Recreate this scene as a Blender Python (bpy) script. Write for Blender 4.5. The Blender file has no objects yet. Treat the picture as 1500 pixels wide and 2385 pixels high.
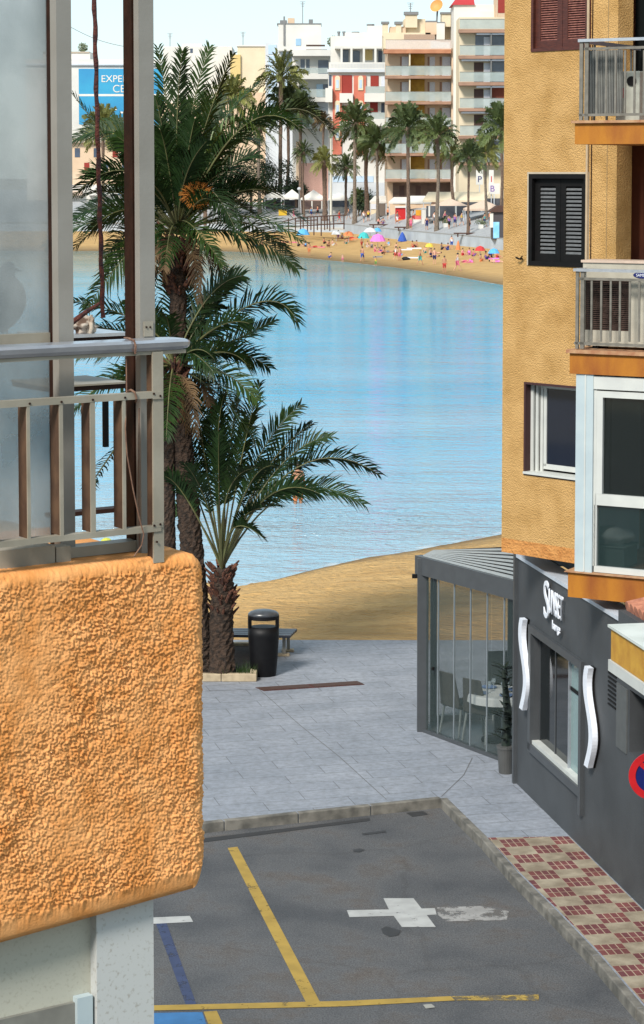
import bpy, bmesh, math, random
from mathutils import Vector, noise
R_ = math.radians
rnd = random.Random(7)
C = bpy.context.scene.collection
SC = bpy.context.scene

# ------------------------------------------------------------------ camera
FOC, CH, PITCH = 5295.0, 8.6, R_(4.26)
HZ = 400.0
PY0 = HZ + FOC*math.tan(PITCH)
cd = bpy.data.cameras.new('camera'); cam = bpy.data.objects.new('camera', cd); C.objects.link(cam)
cam.location = (0, 0, CH); cam.rotation_euler = (math.pi/2-PITCH, 0, 0)
cd.sensor_fit = 'HORIZONTAL'; cd.sensor_width = 36; cd.lens = 36*FOC/1500
cd.shift_y = (PY0-1192.5)/1500
cd.clip_start = .3; cd.clip_end = 6000
SC.camera = cam
# ------------------------------------------------------------------ light
SUN_EL, SUN_AZ = R_(42), (-.48, -.88)           # towards the sun, seen from above
w = bpy.data.worlds.new('World'); SC.world = w; w.use_nodes = True
nt = w.node_tree; bg = nt.nodes['Background']
sky = nt.nodes.new('ShaderNodeTexSky'); sky.sky_type = 'NISHITA'; sky.sun_disc = False
sky.sun_elevation = SUN_EL; sky.sun_rotation = math.atan2(SUN_AZ[0], SUN_AZ[1])
sky.air_density = 1.0; sky.dust_density = .3; sky.ozone_density = 1.5
hz_ = nt.nodes.new('ShaderNodeMixRGB'); hz_.inputs[0].default_value = .8; hz_.inputs[2].default_value = (2.15,2.72,2.92,1)   # thin bright haze veil over the blue
nt.links.new(sky.outputs[0], hz_.inputs[1]); nt.links.new(hz_.outputs[0], bg.inputs[0]); bg.inputs[1].default_value = .15
sl = bpy.data.lights.new('sun', 'SUN'); so = bpy.data.objects.new('sun', sl); C.objects.link(so)
sl.energy = 2.5; sl.angle = R_(13); sl.color = (1, .95, .87)
sd = Vector((SUN_AZ[0], SUN_AZ[1], math.tan(SUN_EL))).normalized()
so.rotation_euler = sd.to_track_quat('Z', 'Y').to_euler(); so.location = sd*60
SC.view_settings.view_transform = 'Standard'; SC.view_settings.look = 'None'
SC.view_settings.gamma = 1; SC.view_settings.exposure = 1.0
SC.cycles.max_bounces = 8; SC.cycles.transparent_max_bounces = 16

# ------------------------------------------------------------------ geometry helpers
FW = Vector((0, math.cos(PITCH), -math.sin(PITCH))); UP = Vector((0, math.sin(PITCH), math.cos(PITCH)))
EYE = Vector((0, 0, CH))
def ray(px, py): return FW*FOC + Vector((px-750, 0, 0)) + UP*(PY0-py)
def G(px, py, z=0.0):                       # the point of the level z under that pixel
    d = ray(px, py); return EYE + d*((z-CH)/d.z)
def AT(px, py, Y):                          # the point at distance Y
    d = ray(px, py); return EYE + d*(Y/d.y)
class Frame:                                # a vertical facade plane: o origin, u along it, n out of it
    def __init__(s, o, u, n=None):
        s.o = Vector((o[0], o[1], 0)); s.u = Vector((u[0], u[1], 0)).normalized()
        s.n = Vector((s.u.y, -s.u.x, 0)) if n is None else Vector((n[0], n[1], 0)).normalized()
    def pt(s, u, z, n=0): p = s.o + s.u*u + s.n*n; return Vector((p.x, p.y, z))
    def hit(s, px, py, n=0):
        d = ray(px, py); q = s.o + s.n*n
        t = (q-EYE).dot(s.n)/d.dot(s.n); p = EYE+d*t
        return (p-q).dot(s.u), p.z
class MB:
    def __init__(s): s.v = []; s.f = []
    def hexa(s, a):                          # 8 points: bottom 4 then top 4
        i = len(s.v); s.v += [Vector(p) for p in a]
        s.f += [tuple(i+k for k in q) for q in ((3,2,1,0),(4,5,6,7),(0,1,5,4),(1,2,6,5),(2,3,7,6),(3,0,4,7))]
        return s
    def box(s, x0, x1, y0, y1, z0, z1):
        return s.hexa([(x0,y0,z0),(x1,y0,z0),(x1,y1,z0),(x0,y1,z0),(x0,y0,z1),(x1,y0,z1),(x1,y1,z1),(x0,y1,z1)])
    def fbox(s, F, u0, u1, z0, z1, n0, n1):
        u0, u1 = min(u0,u1), max(u0,u1); z0, z1 = min(z0,z1), max(z0,z1)
        a, b = max(n0,n1), min(n0,n1)
        return s.hexa([F.pt(u0,z0,a),F.pt(u1,z0,a),F.pt(u1,z0,b),F.pt(u0,z0,b),F.pt(u0,z1,a),F.pt(u1,z1,a),F.pt(u1,z1,b),F.pt(u0,z1,b)])
    def px(s, F, x0, x1, y0, y1, n0, n1, at=None):   # a box whose front (at offset n0) covers these pixels
        at = x0 if at is None else at
        u0 = F.hit(x0, y0, n0)[0]; u1 = F.hit(x1, y0, n0)[0]
        return s.fbox(F, u0, u1, F.hit(at, y0, n0)[1], F.hit(at, y1, n0)[1], n0, n1)
    def poly(s, pts, h):                     # flat outline extruded down by h
        n = len(pts); i = len(s.v); pts = [Vector(p) for p in pts]
        s.v += pts + [p-Vector((0,0,h)) for p in pts]
        s.f += [tuple(range(i, i+n)), tuple(reversed(range(i+n, i+2*n)))]
        s.f += [(i+k, i+n+k, i+n+(k+1)%n, i+(k+1)%n) for k in range(n)]; return s
    def prism(s, pts, vec):
        n = len(pts); i = len(s.v); pts = [Vector(p) for p in pts]; vec = Vector(vec)
        s.v += pts + [p+vec for p in pts]
        s.f += [tuple(range(i, i+n)), tuple(reversed(range(i+n, i+2*n)))]
        s.f += [(i+k, i+n+k, i+n+(k+1)%n, i+(k+1)%n) for k in range(n)]; return s
    def tube(s, path, rad, seg=8, cap=True):
        path = [Vector(p) for p in path]; n = len(path)
        if not hasattr(rad, '__len__'): rad = [rad]*n
        i = len(s.v); ref = None
        for k, p in enumerate(path):
            t = (path[min(k+1,n-1)]-path[max(k-1,0)]).normalized()
            if ref is None: ref = Vector((1,0,0)) if abs(t.x) < .8 else Vector((0,1,0))
            a = (ref - t*ref.dot(t)).normalized(); b = t.cross(a); ref = a
            for q in range(seg):
                g = 2*math.pi*q/seg; s.v.append(p+(a*math.cos(g)+b*math.sin(g))*rad[k])
        for k in range(n-1):
            for q in range(seg):
                s.f.append((i+k*seg+q, i+k*seg+(q+1)%seg, i+(k+1)*seg+(q+1)%seg, i+(k+1)*seg+q))
        if cap:
            s.f.append(tuple(reversed(range(i, i+seg)))); s.f.append(tuple(range(i+(n-1)*seg, i+n*seg)))
        return s
    def lathe(s, c, prof, seg=24, sx=1, sy=1):
        c = Vector(c); i = len(s.v)
        for r, z in prof:
            for q in range(seg):
                g = 2*math.pi*q/seg; s.v.append(c+Vector((r*sx*math.cos(g), r*sy*math.sin(g), z)))
        for k in range(len(prof)-1):
            for q in range(seg):
                s.f.append((i+k*seg+q, i+k*seg+(q+1)%seg, i+(k+1)*seg+(q+1)%seg, i+(k+1)*seg+q))
        s.f.append(tuple(reversed(range(i, i+seg)))); m = i+(len(prof)-1)*seg
        s.f.append(tuple(range(m, m+seg))); return s
    def blob(s, c, r, k=.15, seed=0, sub=2):
        bm = bmesh.new(); bmesh.ops.create_icosphere(bm, subdivisions=sub, radius=1)
        i = len(s.v)
        for v in bm.verts:
            d = 1+k*noise.noise(v.co*1.7+Vector((seed*3.1, seed, 0)))
            s.v.append(Vector((c[0]+v.co.x*r[0]*d, c[1]+v.co.y*r[1]*d, c[2]+v.co.z*r[2]*d)))
        s.f += [tuple(i+v.index for v in f.verts) for f in bm.faces]; bm.free(); return s
    def build(s, name, m, parent=None, smooth=False, bev=0, **tags):
        off = Vector((0,0,0)); p = parent
        while p is not None: off += p.location; p = p.parent
        me = bpy.data.meshes.new(name); me.from_pydata([v-off for v in s.v], [], s.f); me.materials.append(m)
        me.validate()
        if smooth: me.polygons.foreach_set('use_smooth', [True]*len(me.polygons))
        o = bpy.data.objects.new(name, me); C.objects.link(o); o.parent = parent
        if bev:
            b = o.modifiers.new('bevel', 'BEVEL'); b.width = bev; b.segments = 2; b.limit_method = 'ANGLE'
        for k, v in tags.items(): o[k] = v
        return o
def thing(name, label, cat, loc=(0,0,0), group=None):
    o = bpy.data.objects.new(name, None); C.objects.link(o); o.location = loc; o.empty_display_size = .2
    o['label'] = label; o['category'] = cat
    if group: o['group'] = group
    return o
def copy_tree(o, parent=None):
    c = o.copy(); C.objects.link(c); c.parent = parent
    for ch in list(o.children): copy_tree(ch, c)
    return c

# ------------------------------------------------------------------ materials
MATS = {}
def mat(name, col, rough=.7, col2=None, scale=8, bump=0, bscale=None, metal=0, detail=4, stretch=(1,1,1), spec=None, alpha=1, contrast=(.35,.65), coat=0, bdist=.01):
    if name in MATS: return MATS[name]
    m = bpy.data.materials.new(name); m.use_nodes = True; n = m.node_tree.nodes; l = m.node_tree.links
    p = n['Principled BSDF']; p.inputs['Base Color'].default_value = (*col, 1); p.inputs['Roughness'].default_value = rough
    p.inputs['Metallic'].default_value = metal; p.inputs['Alpha'].default_value = alpha; p.inputs['Coat Weight'].default_value = coat
    if spec is not None: p.inputs['Specular IOR Level'].default_value = spec
    tc = n.new('ShaderNodeTexCoord'); mp = n.new('ShaderNodeMapping'); l.new(tc.outputs['Object'], mp.inputs[0]); mp.inputs['Scale'].default_value = stretch
    if col2 is None: col2 = tuple(c*.86 for c in col)
    nz = n.new('ShaderNodeTexNoise'); nz.inputs['Scale'].default_value = scale; nz.inputs['Detail'].default_value = detail; l.new(mp.outputs[0], nz.inputs[0])
    rp = n.new('ShaderNodeValToRGB'); rp.color_ramp.elements[0].position = contrast[0]; rp.color_ramp.elements[1].position = contrast[1]
    rp.color_ramp.elements[0].color = (*col2, 1); rp.color_ramp.elements[1].color = (*col, 1)
    l.new(nz.outputs[0], rp.inputs[0]); l.new(rp.outputs[0], p.inputs['Base Color'])
    if bump:
        nb = n.new('ShaderNodeTexNoise'); nb.inputs['Scale'].default_value = bscale or scale*4; nb.inputs['Detail'].default_value = 5; l.new(mp.outputs[0], nb.inputs[0])
        b = n.new('ShaderNodeBump'); b.inputs['Strength'].default_value = bump; b.inputs['Distance'].default_value = bdist
        l.new(nb.outputs[0], b.inputs['Height']); l.new(b.outputs[0], p.inputs['Normal'])
    MATS[name] = m; return m
def nodes(m): return m.node_tree.nodes, m.node_tree.links, m.node_tree.nodes['Principled BSDF']
def glass(name, col, alpha, rough=.03):
    m = mat(name, col, rough, scale=1); n, l, p = nodes(m); p.inputs['Alpha'].default_value = alpha
    p.inputs['Specular IOR Level'].default_value = .9; return m

M_orange = mat('orange_stucco', (.72,.335,.115), .9, (.60,.24,.06), 11, .5, 160, bdist=.004)
M_tan = mat('tan_stucco', (.54,.32,.115), .9, (.42,.235,.07), 3, .8, 55, contrast=(.3,.6), bdist=.04)
M_tanor = mat('orange_tan_stucco', (.55,.25,.07), .9, (.42,.17,.04), 7, 1, 30, bdist=.03)
M_ochre = mat('ochre_paint', (.38,.14,.006), .75, (.22,.055,.004), 3, .3, 60, stretch=(1,1,.35), contrast=(.3,.62))
M_ochre2 = mat('mustard_paint', (.50,.27,.03), .75, (.40,.19,.02), 6, .2, 60)
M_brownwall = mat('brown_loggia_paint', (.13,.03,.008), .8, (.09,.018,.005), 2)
M_cream = mat('cream_aluminium', (.30,.27,.215), .5, (.22,.195,.15), 6, .05, 90)
M_post = mat('pale_grey_aluminium', (.25,.235,.21), .5, (.215,.20,.175), 5, .05, 70)
M_brown = mat('dark_brown_frame', (.03,.011,.006), .6, (.017,.007,.004), 20, .1, 90, spec=.2)
M_rust = mat('rusty_iron', (.10,.022,.012), .85, (.03,.008,.01), 40, .8, 150, contrast=(.4,.6))
M_alu = mat('aluminium', (.55,.56,.6), .28, (.47,.48,.52), 14, .05, 60, metal=.75)
M_white = mat('white_frame_paint', (.52,.53,.50), .45, (.46,.47,.45), 4)
M_whitecol = mat('white_column_paint', (.40,.47,.49), .45, (.36,.43,.46), 4)
M_black = mat('black_shutter_paint', (.008,.007,.007), .6, (.005,.005,.005), 10, spec=.15)
M_slat = mat('dark_slat_paint', (.12,.12,.12), .35, (.09,.09,.09), 20)
M_redwood = mat('red_brown_wood', (.085,.02,.011), .5, (.045,.01,.006), 12, .3, 60, stretch=(1,1,6))
M_dark = mat('dark_interior', (.004,.005,.005), .8, spec=.1)
M_grey = mat('anthracite_render', (.052,.056,.061), .6, (.038,.041,.045), 1.6, .2, 60)
M_greym = mat('anthracite_metal', (.055,.06,.065), .4, (.048,.052,.057), 6)
M_band = mat('light_grey_coping', (.5,.54,.6), .45, (.42,.46,.52), 6)
M_signw = mat('white_sign_plastic', (.75,.78,.85), .35, (.68,.71,.78), 9)
M_glasspane = glass('clear_glass', (.05,.075,.07), .22)
M_darkglass = mat('dark_window_glass', (.006,.008,.009), .06, (.01,.013,.014), 2, spec=.3)
M_railm = mat('grey_rail_paint', (.17,.155,.13), .5, (.12,.11,.09), 12)
M_concrete = mat('kerb_concrete', (.19,.175,.15), .9, (.085,.08,.07), 5, .4, 60)
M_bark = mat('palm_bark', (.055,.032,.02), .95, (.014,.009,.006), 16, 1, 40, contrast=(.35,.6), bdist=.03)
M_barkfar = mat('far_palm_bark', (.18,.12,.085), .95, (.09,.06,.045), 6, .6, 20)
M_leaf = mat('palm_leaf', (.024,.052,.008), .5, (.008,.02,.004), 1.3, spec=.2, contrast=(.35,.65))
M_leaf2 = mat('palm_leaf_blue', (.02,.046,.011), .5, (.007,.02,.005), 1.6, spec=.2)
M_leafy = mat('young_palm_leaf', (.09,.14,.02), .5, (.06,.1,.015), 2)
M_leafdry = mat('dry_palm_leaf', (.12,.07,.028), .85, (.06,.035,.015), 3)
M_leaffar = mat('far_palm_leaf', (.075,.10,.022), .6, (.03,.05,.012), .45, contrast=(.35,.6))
M_flower = mat('orange_palm_flower', (.42,.16,.02), .8, (.25,.08,.01), 20)
M_soil = mat('planter_soil', (.05,.03,.02), .95, (.025,.015,.01), 12, 1, 50)
M_stone = mat('planter_stone', (.45,.36,.24), .85, (.33,.26,.17), 8, .3, 50)
M_bin = mat('black_bin_plastic', (.006,.006,.007), .5, (.004,.004,.005), 12, .05, 60, spec=.2)
M_binlid = mat('bin_lid_plastic', (.06,.065,.075), .3, (.04,.045,.05), 12)
M_bench = mat('blue_black_bench_wood', (.04,.045,.06), .4, (.025,.028,.04), 10)
M_pot = mat('grey_pot_plastic', (.07,.07,.068), .5)
M_skin = [mat('skin_tan', (.48,.23,.13), .6, scale=3), mat('skin_light', (.62,.34,.23), .6, scale=3), mat('skin_brown', (.25,.11,.06), .6, scale=3)]
def cloth(name, c): return mat('cloth_'+name, c, .85, tuple(x*.8 for x in c), 6)
K = {n: cloth(n, c) for n, c in dict(red=(.55,.04,.04), black=(.012,.012,.015), blue=(.03,.09,.4), navy=(.015,.02,.12), white=(.75,.75,.75), yellow=(.7,.5,.06),
     pink=(.7,.15,.25), purple=(.25,.12,.4), grey=(.2,.2,.22), teal=(.05,.45,.45), orange=(.7,.22,.08), skyblue=(.1,.4,.75), magenta=(.75,.2,.6), green=(.2,.35,.1)).items()}
M_hair = [mat('dark_hair', (.02,.012,.008), .6), mat('brown_hair', (.08,.04,.02), .6), mat('fair_hair', (.4,.28,.12), .6)]

# road, pavement, sand, water
M_road = mat('asphalt', (.108,.108,.112), .85, (.05,.053,.060), .9, .5, 90, contrast=(.3,.7), detail=9)
n, l, p = nodes(M_road)
tc = n.new('ShaderNodeTexCoord')
vo = n.new('ShaderNodeTexVoronoi'); vo.feature = 'DISTANCE_TO_EDGE'; vo.inputs['Scale'].default_value = .42
nz = n.new('ShaderNodeTexNoise'); nz.inputs['Scale'].default_value = 1.4; nz.inputs['Detail'].default_value = 6; l.new(tc.outputs['Object'], nz.inputs[0])
ad = n.new('ShaderNodeMix'); ad.data_type = 'VECTOR'; ad.inputs[0].default_value = .35; l.new(tc.outputs['Object'], ad.inputs[4]); l.new(nz.outputs['Color'], ad.inputs[5]); l.new(ad.outputs[1], vo.inputs[0])
rp = n.new('ShaderNodeValToRGB'); rp.color_ramp.elements[0].position = .003; rp.color_ramp.elements[1].position = .012
rp.color_ramp.elements[0].color = (.88,.87,.86,1); rp.color_ramp.elements[1].color = (1,1,1,1); l.new(vo.outputs['Distance'], rp.inputs[0])
mu = n.new('ShaderNodeMixRGB'); mu.blend_type = 'MULTIPLY'; mu.inputs[0].default_value = 1
src = p.inputs['Base Color'].links[0].from_socket; l.new(src, mu.inputs[1]); l.new(rp.outputs[0], mu.inputs[2])
fz = n.new('ShaderNodeTexNoise'); fz.inputs['Scale'].default_value = 55; fz.inputs['Detail'].default_value = 3; l.new(tc.outputs['Object'], fz.inputs[0])
fr = n.new('ShaderNodeValToRGB'); fr.color_ramp.elements[0].position = .3; fr.color_ramp.elements[1].position = .7; fr.color_ramp.elements[0].color = (.55,.55,.56,1); fr.color_ramp.elements[1].color = (1.4,1.37,1.32,1); l.new(fz.outputs[0], fr.inputs[0])
mu2 = n.new('ShaderNodeMixRGB'); mu2.blend_type = 'MULTIPLY'; mu2.inputs[0].default_value = 1; l.new(mu.outputs[0], mu2.inputs[1]); l.new(fr.outputs[0], mu2.inputs[2])
l.new(mu2.outputs[0], p.inputs['Base Color'])

def slab_mat(name, c1, c2, mortar, bw, bh, rot, msize=.008, offset=.5):
    m = mat(name, c1, .75, c2, 1.2, .15, 60); n, l, p = nodes(m)
    tc = n.new('ShaderNodeTexCoord'); mp = n.new('ShaderNodeMapping'); mp.inputs['Rotation'].default_value = (0,0,rot); l.new(tc.outputs['Object'], mp.inputs[0])
    b = n.new('ShaderNodeTexBrick'); b.offset = offset; b.inputs['Scale'].default_value = 1; b.inputs['Brick Width'].default_value = bw; b.inputs['Row Height'].default_value = bh
    b.inputs['Mortar Size'].default_value = msize; b.inputs['Mortar Smooth'].default_value = .4; b.inputs['Bias'].default_value = 0
    b.inputs['Color1'].default_value = (1,1,1,1); b.inputs['Color2'].default_value = (.9,.91,.92,1); b.inputs['Mortar'].default_value = (*mortar,1)
    l.new(mp.outputs[0], b.inputs[0])
    mu = n.new('ShaderNodeMixRGB'); mu.blend_type = 'MULTIPLY'; mu.inputs[0].default_value = 1
    l.new(p.inputs['Base Color'].links[0].from_socket, mu.inputs[1]); l.new(b.outputs[0], mu.inputs[2])
    s = n.new('ShaderNodeTexNoise'); s.inputs['Scale'].default_value = 9; s.inputs['Detail'].default_value = 7; s.inputs['Roughness'].default_value = .7
    l.new(tc.outputs['Object'], s.inputs[0]); r = n.new('ShaderNodeValToRGB'); r.color_ramp.elements[0].position = .35; r.color_ramp.elements[1].position = .62
    r.color_ramp.elements[0].color = (.7,.69,.67,1); r.color_ramp.elements[1].color = (1,1,1,1); l.new(s.outputs[0], r.inputs[0])
    m2 = n.new('ShaderNodeMixRGB'); m2.blend_type = 'MULTIPLY'; m2.inputs[0].default_value = 1; l.new(mu.outputs[0], m2.inputs[1]); l.new(r.outputs[0], m2.inputs[2])
    l.new(m2.outputs[0], p.inputs['Base Color']); return m
M_pave = slab_mat('pavement_slabs', (.29,.31,.355), (.24,.26,.3), (.5,.49,.49), 1.2, .42, R_(-14))
M_prom = slab_mat('promenade_slabs', (.42,.42,.42), (.36,.36,.37), (.8,.8,.8), 2, 1, 0, .03)
M_seawall = mat('pale_blue_seawall', (.42,.47,.52), .8, (.34,.38,.42), .5, .2, 5)
M_sand = mat('beach_sand', (.60,.37,.14), .95, (.47,.275,.095), .9, 1.0, 4.5, stretch=(.7,2.0,1), detail=8, bdist=.3)
n, l, p = nodes(M_sand)                      # sand soaked by the sea is darker
ge = n.new('ShaderNodeNewGeometry'); sx = n.new('ShaderNodeSeparateXYZ'); l.new(ge.outputs['Position'], sx.inputs[0])
mr = n.new('ShaderNodeMapRange'); mr.inputs[1].default_value = -1.56; mr.inputs[2].default_value = -1.2; mr.inputs[3].default_value = .4; mr.inputs[4].default_value = 1; l.new(sx.outputs[2], mr.inputs[0])
mu = n.new('ShaderNodeMixRGB'); mu.blend_type = 'MULTIPLY'; mu.inputs[0].default_value = 1
l.new(p.inputs['Base Color'].links[0].from_socket, mu.inputs[1]); l.new(mr.outputs[0], mu.inputs[2]); l.new(mu.outputs[0], p.inputs['Base Color'])
M_water = mat('sea_water', (.03,.25,.34), .05, (.015,.17,.26), .035, detail=5, contrast=(.35,.65), spec=.4)
n, l, p = nodes(M_water); p.inputs['IOR'].default_value = 1.33
tc = n.new('ShaderNodeTexCoord')
# colour of the bottom: pale over the near shallows, turquoise in the middle, olive by the far shore, partly building reflections put into the colour
sp = n.new('ShaderNodeSeparateXYZ'); l.new(tc.outputs['Object'], sp.inputs[0])
pn = n.new('ShaderNodeTexNoise'); pn.inputs['Scale'].default_value = .035; pn.inputs['Detail'].default_value = 6; pm = n.new('ShaderNodeMapping'); pm.inputs['Scale'].default_value = (.5,1.3,1); l.new(tc.outputs['Object'], pm.inputs[0]); l.new(pm.outputs[0], pn.inputs[0])
m1 = n.new('ShaderNodeMath'); m1.operation = 'MULTIPLY_ADD'; m1.inputs[1].default_value = 120; l.new(pn.outputs[0], m1.inputs[0]); l.new(sp.outputs[1], m1.inputs[2])
m2 = n.new('ShaderNodeMapRange'); m2.inputs[1].default_value = 110; m2.inputs[2].default_value = 340; l.new(m1.outputs[0], m2.inputs[0])
cr_ = n.new('ShaderNodeValToRGB'); e = cr_.color_ramp.elements; e[0].position = 0; e[0].color = (.26,.40,.48,1); e[1].position = 1; e[1].color = (.055,.13,.12,1)
for ps_, co_ in ((.12,(.16,.38,.52,1)),(.28,(.04,.33,.52,1)),(.5,(.005,.33,.53,1)),(.68,(.01,.29,.42,1)),(.82,(.04,.19,.22,1))): q_ = e.new(ps_); q_.color = co_
l.new(m2.outputs[0], cr_.inputs[0]); l.new(cr_.outputs[0], p.inputs['Base Color'])
wd_ = n.new('ShaderNodeTexNoise'); wd_.inputs['Scale'].default_value = .11; wd_.inputs['Detail'].default_value = 4; l.new(pm.outputs[0], wd_.inputs[0])
wr_ = n.new('ShaderNodeMapRange'); wr_.inputs[1].default_value = .38; wr_.inputs[2].default_value = .62; wr_.inputs[3].default_value = .35; wr_.inputs[4].default_value = 1; l.new(wd_.outputs[0], wr_.inputs[0])
last = None
for sc_, st, ds, strg in ((.5, (.35,1,1), 1.0, .6), (1.7, (.45,1,1), .5, .9), (5.5, (.7,1,1), .3, 1.0)):
    mp = n.new('ShaderNodeMapping'); mp.inputs['Scale'].default_value = st; mp.inputs['Rotation'].default_value = (0,0,R_(8)); l.new(tc.outputs['Object'], mp.inputs[0])
    nz = n.new('ShaderNodeTexNoise'); nz.inputs['Scale'].default_value = sc_; nz.inputs['Detail'].default_value = 3; l.new(mp.outputs[0], nz.inputs[0])
    mm = n.new('ShaderNodeMath'); mm.operation = 'MULTIPLY'; mm.inputs[1].default_value = strg; l.new(wr_.outputs[0], mm.inputs[0])
    b = n.new('ShaderNodeBump'); b.inputs['Distance'].default_value = ds; l.new(mm.outputs[0], b.inputs['Strength']); l.new(nz.outputs[0], b.inputs['Height'])
    if last: l.new(last.outputs[0], b.inputs['Normal'])
    last = b
l.new(last.outputs[0], p.inputs['Normal'])

# ------------------------------------------------------------------ ground, sea, roads
def ip(x, T):
    if x <= T[0][0]: return T[0][1]
    for (a, b), (c, d) in zip(T, T[1:]):
        if x <= c: return b+(d-b)*(x-a)/(c-a)
    return T[-1][1]
SEA = -1.6
def tab(pts, z): return sorted((G(a, b, z).x, G(a, b, z).y) for a, b in pts)
WL = tab([(480,585),(560,587),(610,592),(700,600),(800,610),(900,621),(960,629),(1035,640),(1100,651),(1172,665)], SEA)
WL = [(-400,296),(-60,292)]+WL+[(24,182),(60,160),(300,120)]
PROMZ = 1.04
SW = tab([(500,520),(640,520),(800,522),(944,538),(1050,547),(1173,557.5)], PROMZ)
SW = [(-400,345),(-60,338)]+SW+[(40,225),(90,200),(300,170)]
def H(x, y):
    a, b = ip(x, WL), ip(x, SW)
    if y < b: return SEA + (y-a)/(b-a)*1.45 if y > a else SEA-(a-y)*.05
    return min(PROMZ+.08*(y-b), 3.6)
def F(px, py):                               # the point of the far shore under that pixel
    d = ray(px, py); lo, t = None, 120/d.y
    while t*d.y < 900:
        p = EYE+d*t
        if p.z <= H(p.x, p.y): break
        t += .5/d.y
    return Vector((p.x, p.y, H(p.x, p.y)))
def strip(name, mt, xs, f0, f1, ny, zf, **tg):
    m = MB()
    for i, x in enumerate(xs):
        for j in range(ny+1):
            y = f0(x)+(f1(x)-f0(x))*j/ny; m.v.append(Vector((x, y, zf(x, y))))
    for i in range(len(xs)-1):
        for j in range(ny): a = i*(ny+1)+j; m.f.append((a, a+ny+1, a+ny+2, a+1))
    return m.build(name, mt, smooth=True, **tg)
ST = dict(kind='structure')
MB().box(-3000, 3000, -300, 4000, -4.2, -4).build('ground', mat('far_ground', (.25,.22,.17), .95), **ST)
m = MB(); m.v = [Vector(p) for p in ((-500,38,SEA),(500,38,SEA),(500,360,SEA),(-500,360,SEA))]; m.f = [(0,1,2,3)]
m.build('sea', M_water, **ST)
xs = [-400,-200,-120,-80]+[-60+i*1.5 for i in range(81)]+[90,150,300]
rs = random.Random(3)
strip('far_beach', M_sand, xs, lambda x: ip(x,WL)-8, lambda x: ip(x,SW)+.3, 30, lambda x,y: H(x,y) if y < ip(x,SW) else -.15, **ST)
strip('promenade', M_prom, xs, lambda x: ip(x,SW), lambda x: ip(x,SW)+300, 60, H, **ST)
m = MB()
for (a,b),(c,d) in zip(SW, SW[1:]):
    m.hexa([(a,b-.25,-1),(c,d-.25,-1),(c,d+.3,-1),(a,b+.3,-1),(a,b-.25,PROMZ+.02),(c,d-.25,PROMZ+.02),(c,d+.3,PROMZ+.02),(a,b+.3,PROMZ+.02)])
sw = m.build('sea_wall', M_seawall); sw['label'] = 'pale blue low sea wall between the far beach and the palm promenade'; sw['category'] = 'wall'
m = MB()
for (a,b),(c,d) in zip(SW, SW[1:]):
    m.hexa([(a,b-.34,PROMZ+.02),(c,d-.34,PROMZ+.02),(c,d+.4,PROMZ+.02),(a,b+.4,PROMZ+.02),(a,b-.34,PROMZ+.14),(c,d-.34,PROMZ+.14),(c,d+.4,PROMZ+.14),(a,b+.4,PROMZ+.14)])
m.build('coping', mat('grey_coping', (.3,.31,.31), .8), sw)
NS = tab([(-200,1180),(0,1210),(200,1258),(400,1342),(550,1368),(650,1348),(750,1322),(850,1300),(965,1282),(1165,1245),(1400,1200)], SEA)
NS = [(-60,72)]+NS+[(30,80),(80,110)]
P_EDGE = lambda x: 41.35-.006*x
def NH(x, y):
    e = ip(x, NS); a = P_EDGE(x)
    t = (y-a)/(e-a)
    h = -.04 - 1.56*max(t,0)**1.6 if t < 1 else SEA-(y-e)*.1
    return h + (.05*noise.noise(Vector((x*.8, y*1.6, 0)))+.045*noise.noise(Vector((x*2.6, y*2.6, 5))))*min(1, max(0, (y-a)*.4)) * (1 if t < .92 else .2)
xs = [-60,-40,-25]+[-15+i*.16 for i in range(190)]+[20,30,60]
strip('beach', M_sand, xs, lambda x: P_EDGE(x)-.6, lambda x: ip(x,NS)+5, 130, NH, **ST)
# foam lines where the sea meets the sand
M_foam = mat('foam', (.8,.82,.82), .8); n, l, p = nodes(M_foam)
tc = n.new('ShaderNodeTexCoord'); nz = n.new('ShaderNodeTexNoise'); nz.inputs['Scale'].default_value = 1.3; nz.inputs['Detail'].default_value = 8; l.new(tc.outputs['Object'], nz.inputs[0])
rp = n.new('ShaderNodeValToRGB'); rp.color_ramp.elements[0].position = .45; rp.color_ramp.elements[1].position = .75; rp.color_ramp.elements[1].color = (.6,.6,.6,1); l.new(nz.outputs[0], rp.inputs[0]); l.new(rp.outputs[0], p.inputs['Alpha'])
def foam(name, T, x0, x1, dx, w0, w1, z):
    m = MB(); k = int((x1-x0)/dx); i0 = 0
    for i in range(k+1):
        x = x0+i*dx; y = ip(x, T); a = w0+.15*noise.noise(Vector((x*.6, 3, 0)))*(w1-w0)
        m.v += [Vector((x, y+a, z)), Vector((x, y+w1+.5*(w1-w0)*noise.noise(Vector((x*.5, 9, 0))), z))]
    m.f = [(2*i, 2*i+2, 2*i+3, 2*i+1) for i in range(k)]
    m.build(name, M_foam, kind='stuff')
foam('foam', NS, -8, 14, .2, -.15, .35, SEA+.006); foam('foam', WL, -20, 22, .6, -1.0, .2, SEA+.008)


# near road and pavement
RZ = -.13
MB().box(-40, 14, -8, 41.0, -.6, RZ).build('road', M_road, **ST)
pts = [(240,1944),(522,1912),(1028,1859),(1124,1953),(1193,2034),(1278,2118),(1381,2225),(1485,2348)]
pp = [G(a,b,0) for a,b in pts]; pp += [Vector((4.3,20,0)), Vector((5.2,15,0)), Vector((14,15,0)), Vector((14,P_EDGE(14),0)), Vector((-40,P_EDGE(-40),0)), Vector((-40,pp[0].y,0))]
pave = MB().poly(pp, .5).build('pavement', M_pave, **ST)
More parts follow.
